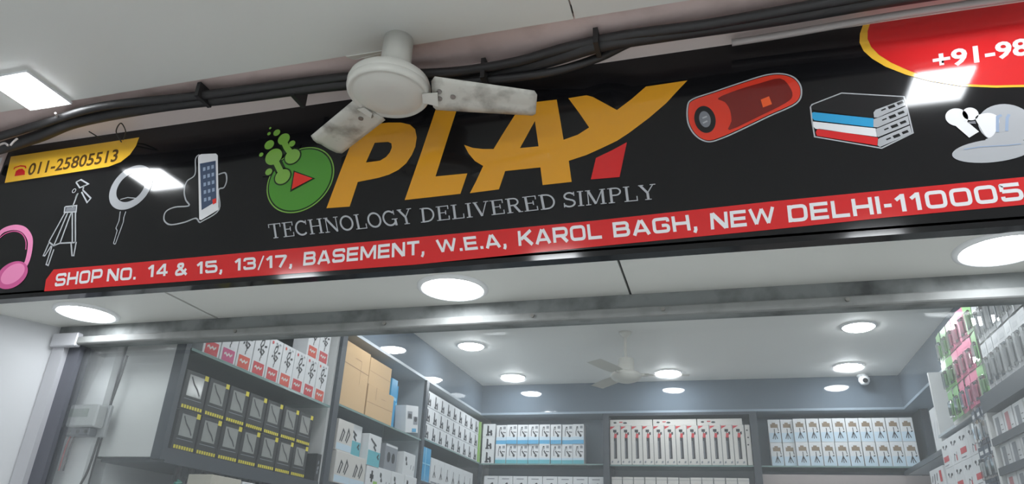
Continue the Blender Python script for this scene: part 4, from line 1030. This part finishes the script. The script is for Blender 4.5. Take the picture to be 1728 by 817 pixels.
bk2 = thing('hook_panel', 'dark hook panel behind the dark blue packs', 'hook panel')
box('panel', 1.32, 1.335, 4.03, 4.42, 0.20, 0.858, post_dark, bk2)
kind('lime_pack', 0.06, 0.05, 0.2, GREENINK, [('pale_print', PAPER, R_(.15, .85, .45, .9))])
# near right display
un = thing('display_shelf', 'white shelf display with dark edges at the right edge of the photo', 'shelf')
box('end_panel', 1.25, 1.60, 3.985, 4.02, -H, 0.86, panel_white, un)
box('header_board', 1.245, 1.60, 2.75, 4.02, 0.775, 0.855, post_dark, un)
box('back_panel', 1.60, 1.62, 2.75, 4.02, -H, 0.86, inner_grey, un)
for z in (0.625, 0.49, 0.355, 0.22):
    box('shelf_board', 1.25, 1.60, 2.75, 3.985, z, z + 0.012, panel_white, un)
    box('shelf_edge', 1.244, 1.25, 2.75, 3.985, z - 0.012, z + 0.022, post_dark, un)
phn = multi(PL([(.22, .12), (.62, .12), (.62, .86), (.22, .86)]))
kind('phone_case_box', 0.125, 0.12, 0.115, PAPER, [('phone_picture', GREYINK, phn), ('caption', INK, ST(.03, [(.7, .3), (.9, .3)], [(.7, .5), (.88, .5)]))])
kind('phone_case_box_red', 0.125, 0.12, 0.115, PAPER, [('phone_picture', mat('faded_red_print', (186, 120, 124), .4), phn), ('caption', INK, ST(.03, [(.7, .3), (.9, .3)]))])
for r, z in enumerate((0.637, 0.502, 0.367)):
    for i in range(7):
        put('phone_case_box_red' if (i * 2 + r) % 5 == 2 else 'phone_case_box', 1.325, 3.905 - i * 0.137, z, '-x', f'white phone case box on the right display, {["top", "second", "third"][r]} shelf, {ORD[i]} from the end panel', 'phone case boxes on the right display', name='phone_case_box', jit=1.0)

# ================================================================== ELECTRICITY METER and wires
em_ = thing('electric_meter', 'grey electricity meter box on the white wall behind the glass', 'electric meter', (-2.62, 2.479, 0.425))
METER = mat('meter_grey', (168, 170, 172), 0.45, var=0.05)
box('back_plate', -0.13, 0.105, 0.0, 0.018, 0.0, 0.135, METER, em_, 0.003)
box('cover', -0.10, 0.095, -0.055, 0.0, 0.035, 0.128, mat('meter_cover', (188, 190, 190), 0.2, var=0.05), em_, 0.006)
box('side_block', -0.128, -0.102, -0.04, 0.0, 0.0, 0.12, post_dark, em_, 0.003)
box('display', -0.05, 0.05, -0.0565, -0.054, 0.075, 0.11, mat('meter_display', (150, 158, 152), 0.25), em_)
box('terminal_block', -0.09, 0.07, -0.045, 0.0, 0.0, 0.032, alu_dark, em_, 0.004)
for i in range(4):
    bm = bmesh.new(); add_tube(bm, [(-0.07 + i * 0.042, -0.046, 0.016), (-0.07 + i * 0.042, -0.05, 0.016)], 0.008, 8); obj('terminal_screw', bm, INK, em_)
for i, (x, m_) in enumerate(((-0.075, REDINK), (-0.052, REDINK), (-0.028, black_rubber))):
    tube('wire', [(x + .006, -0.02, 0.0), (x, -0.022, -0.05), (x - 0.006, -0.018, -0.14)], 0.0035, m_, em_, 6)
tube('grey_lead', [(-0.06, -0.02, 0.0), (-0.075, -0.02, -0.06), (-0.07, -0.02, -0.2), (-0.06, -0.02, -0.5)], 0.004, METER, em_, 6)
o = tube('wall_cable', [(-2.512, 2.489, 0.78), (-2.518, 2.488, 0.68), (-2.532, 2.489, 0.56), (-2.543, 2.487, 0.43), (-2.555, 2.489, 0.29), (-2.585, 2.488, 0.17), (-2.60, 2.486, -0.2), (-2.60, 2.486, -0.6)], 0.005, black_rubber, None, 6)
tag(o, 'thin dark cable hanging down beside the white cabinet end panel', 'cable')

# ================================================================== lift everything to floor zero
for o in C.objects:
    if o.parent is None: o.location.z += H
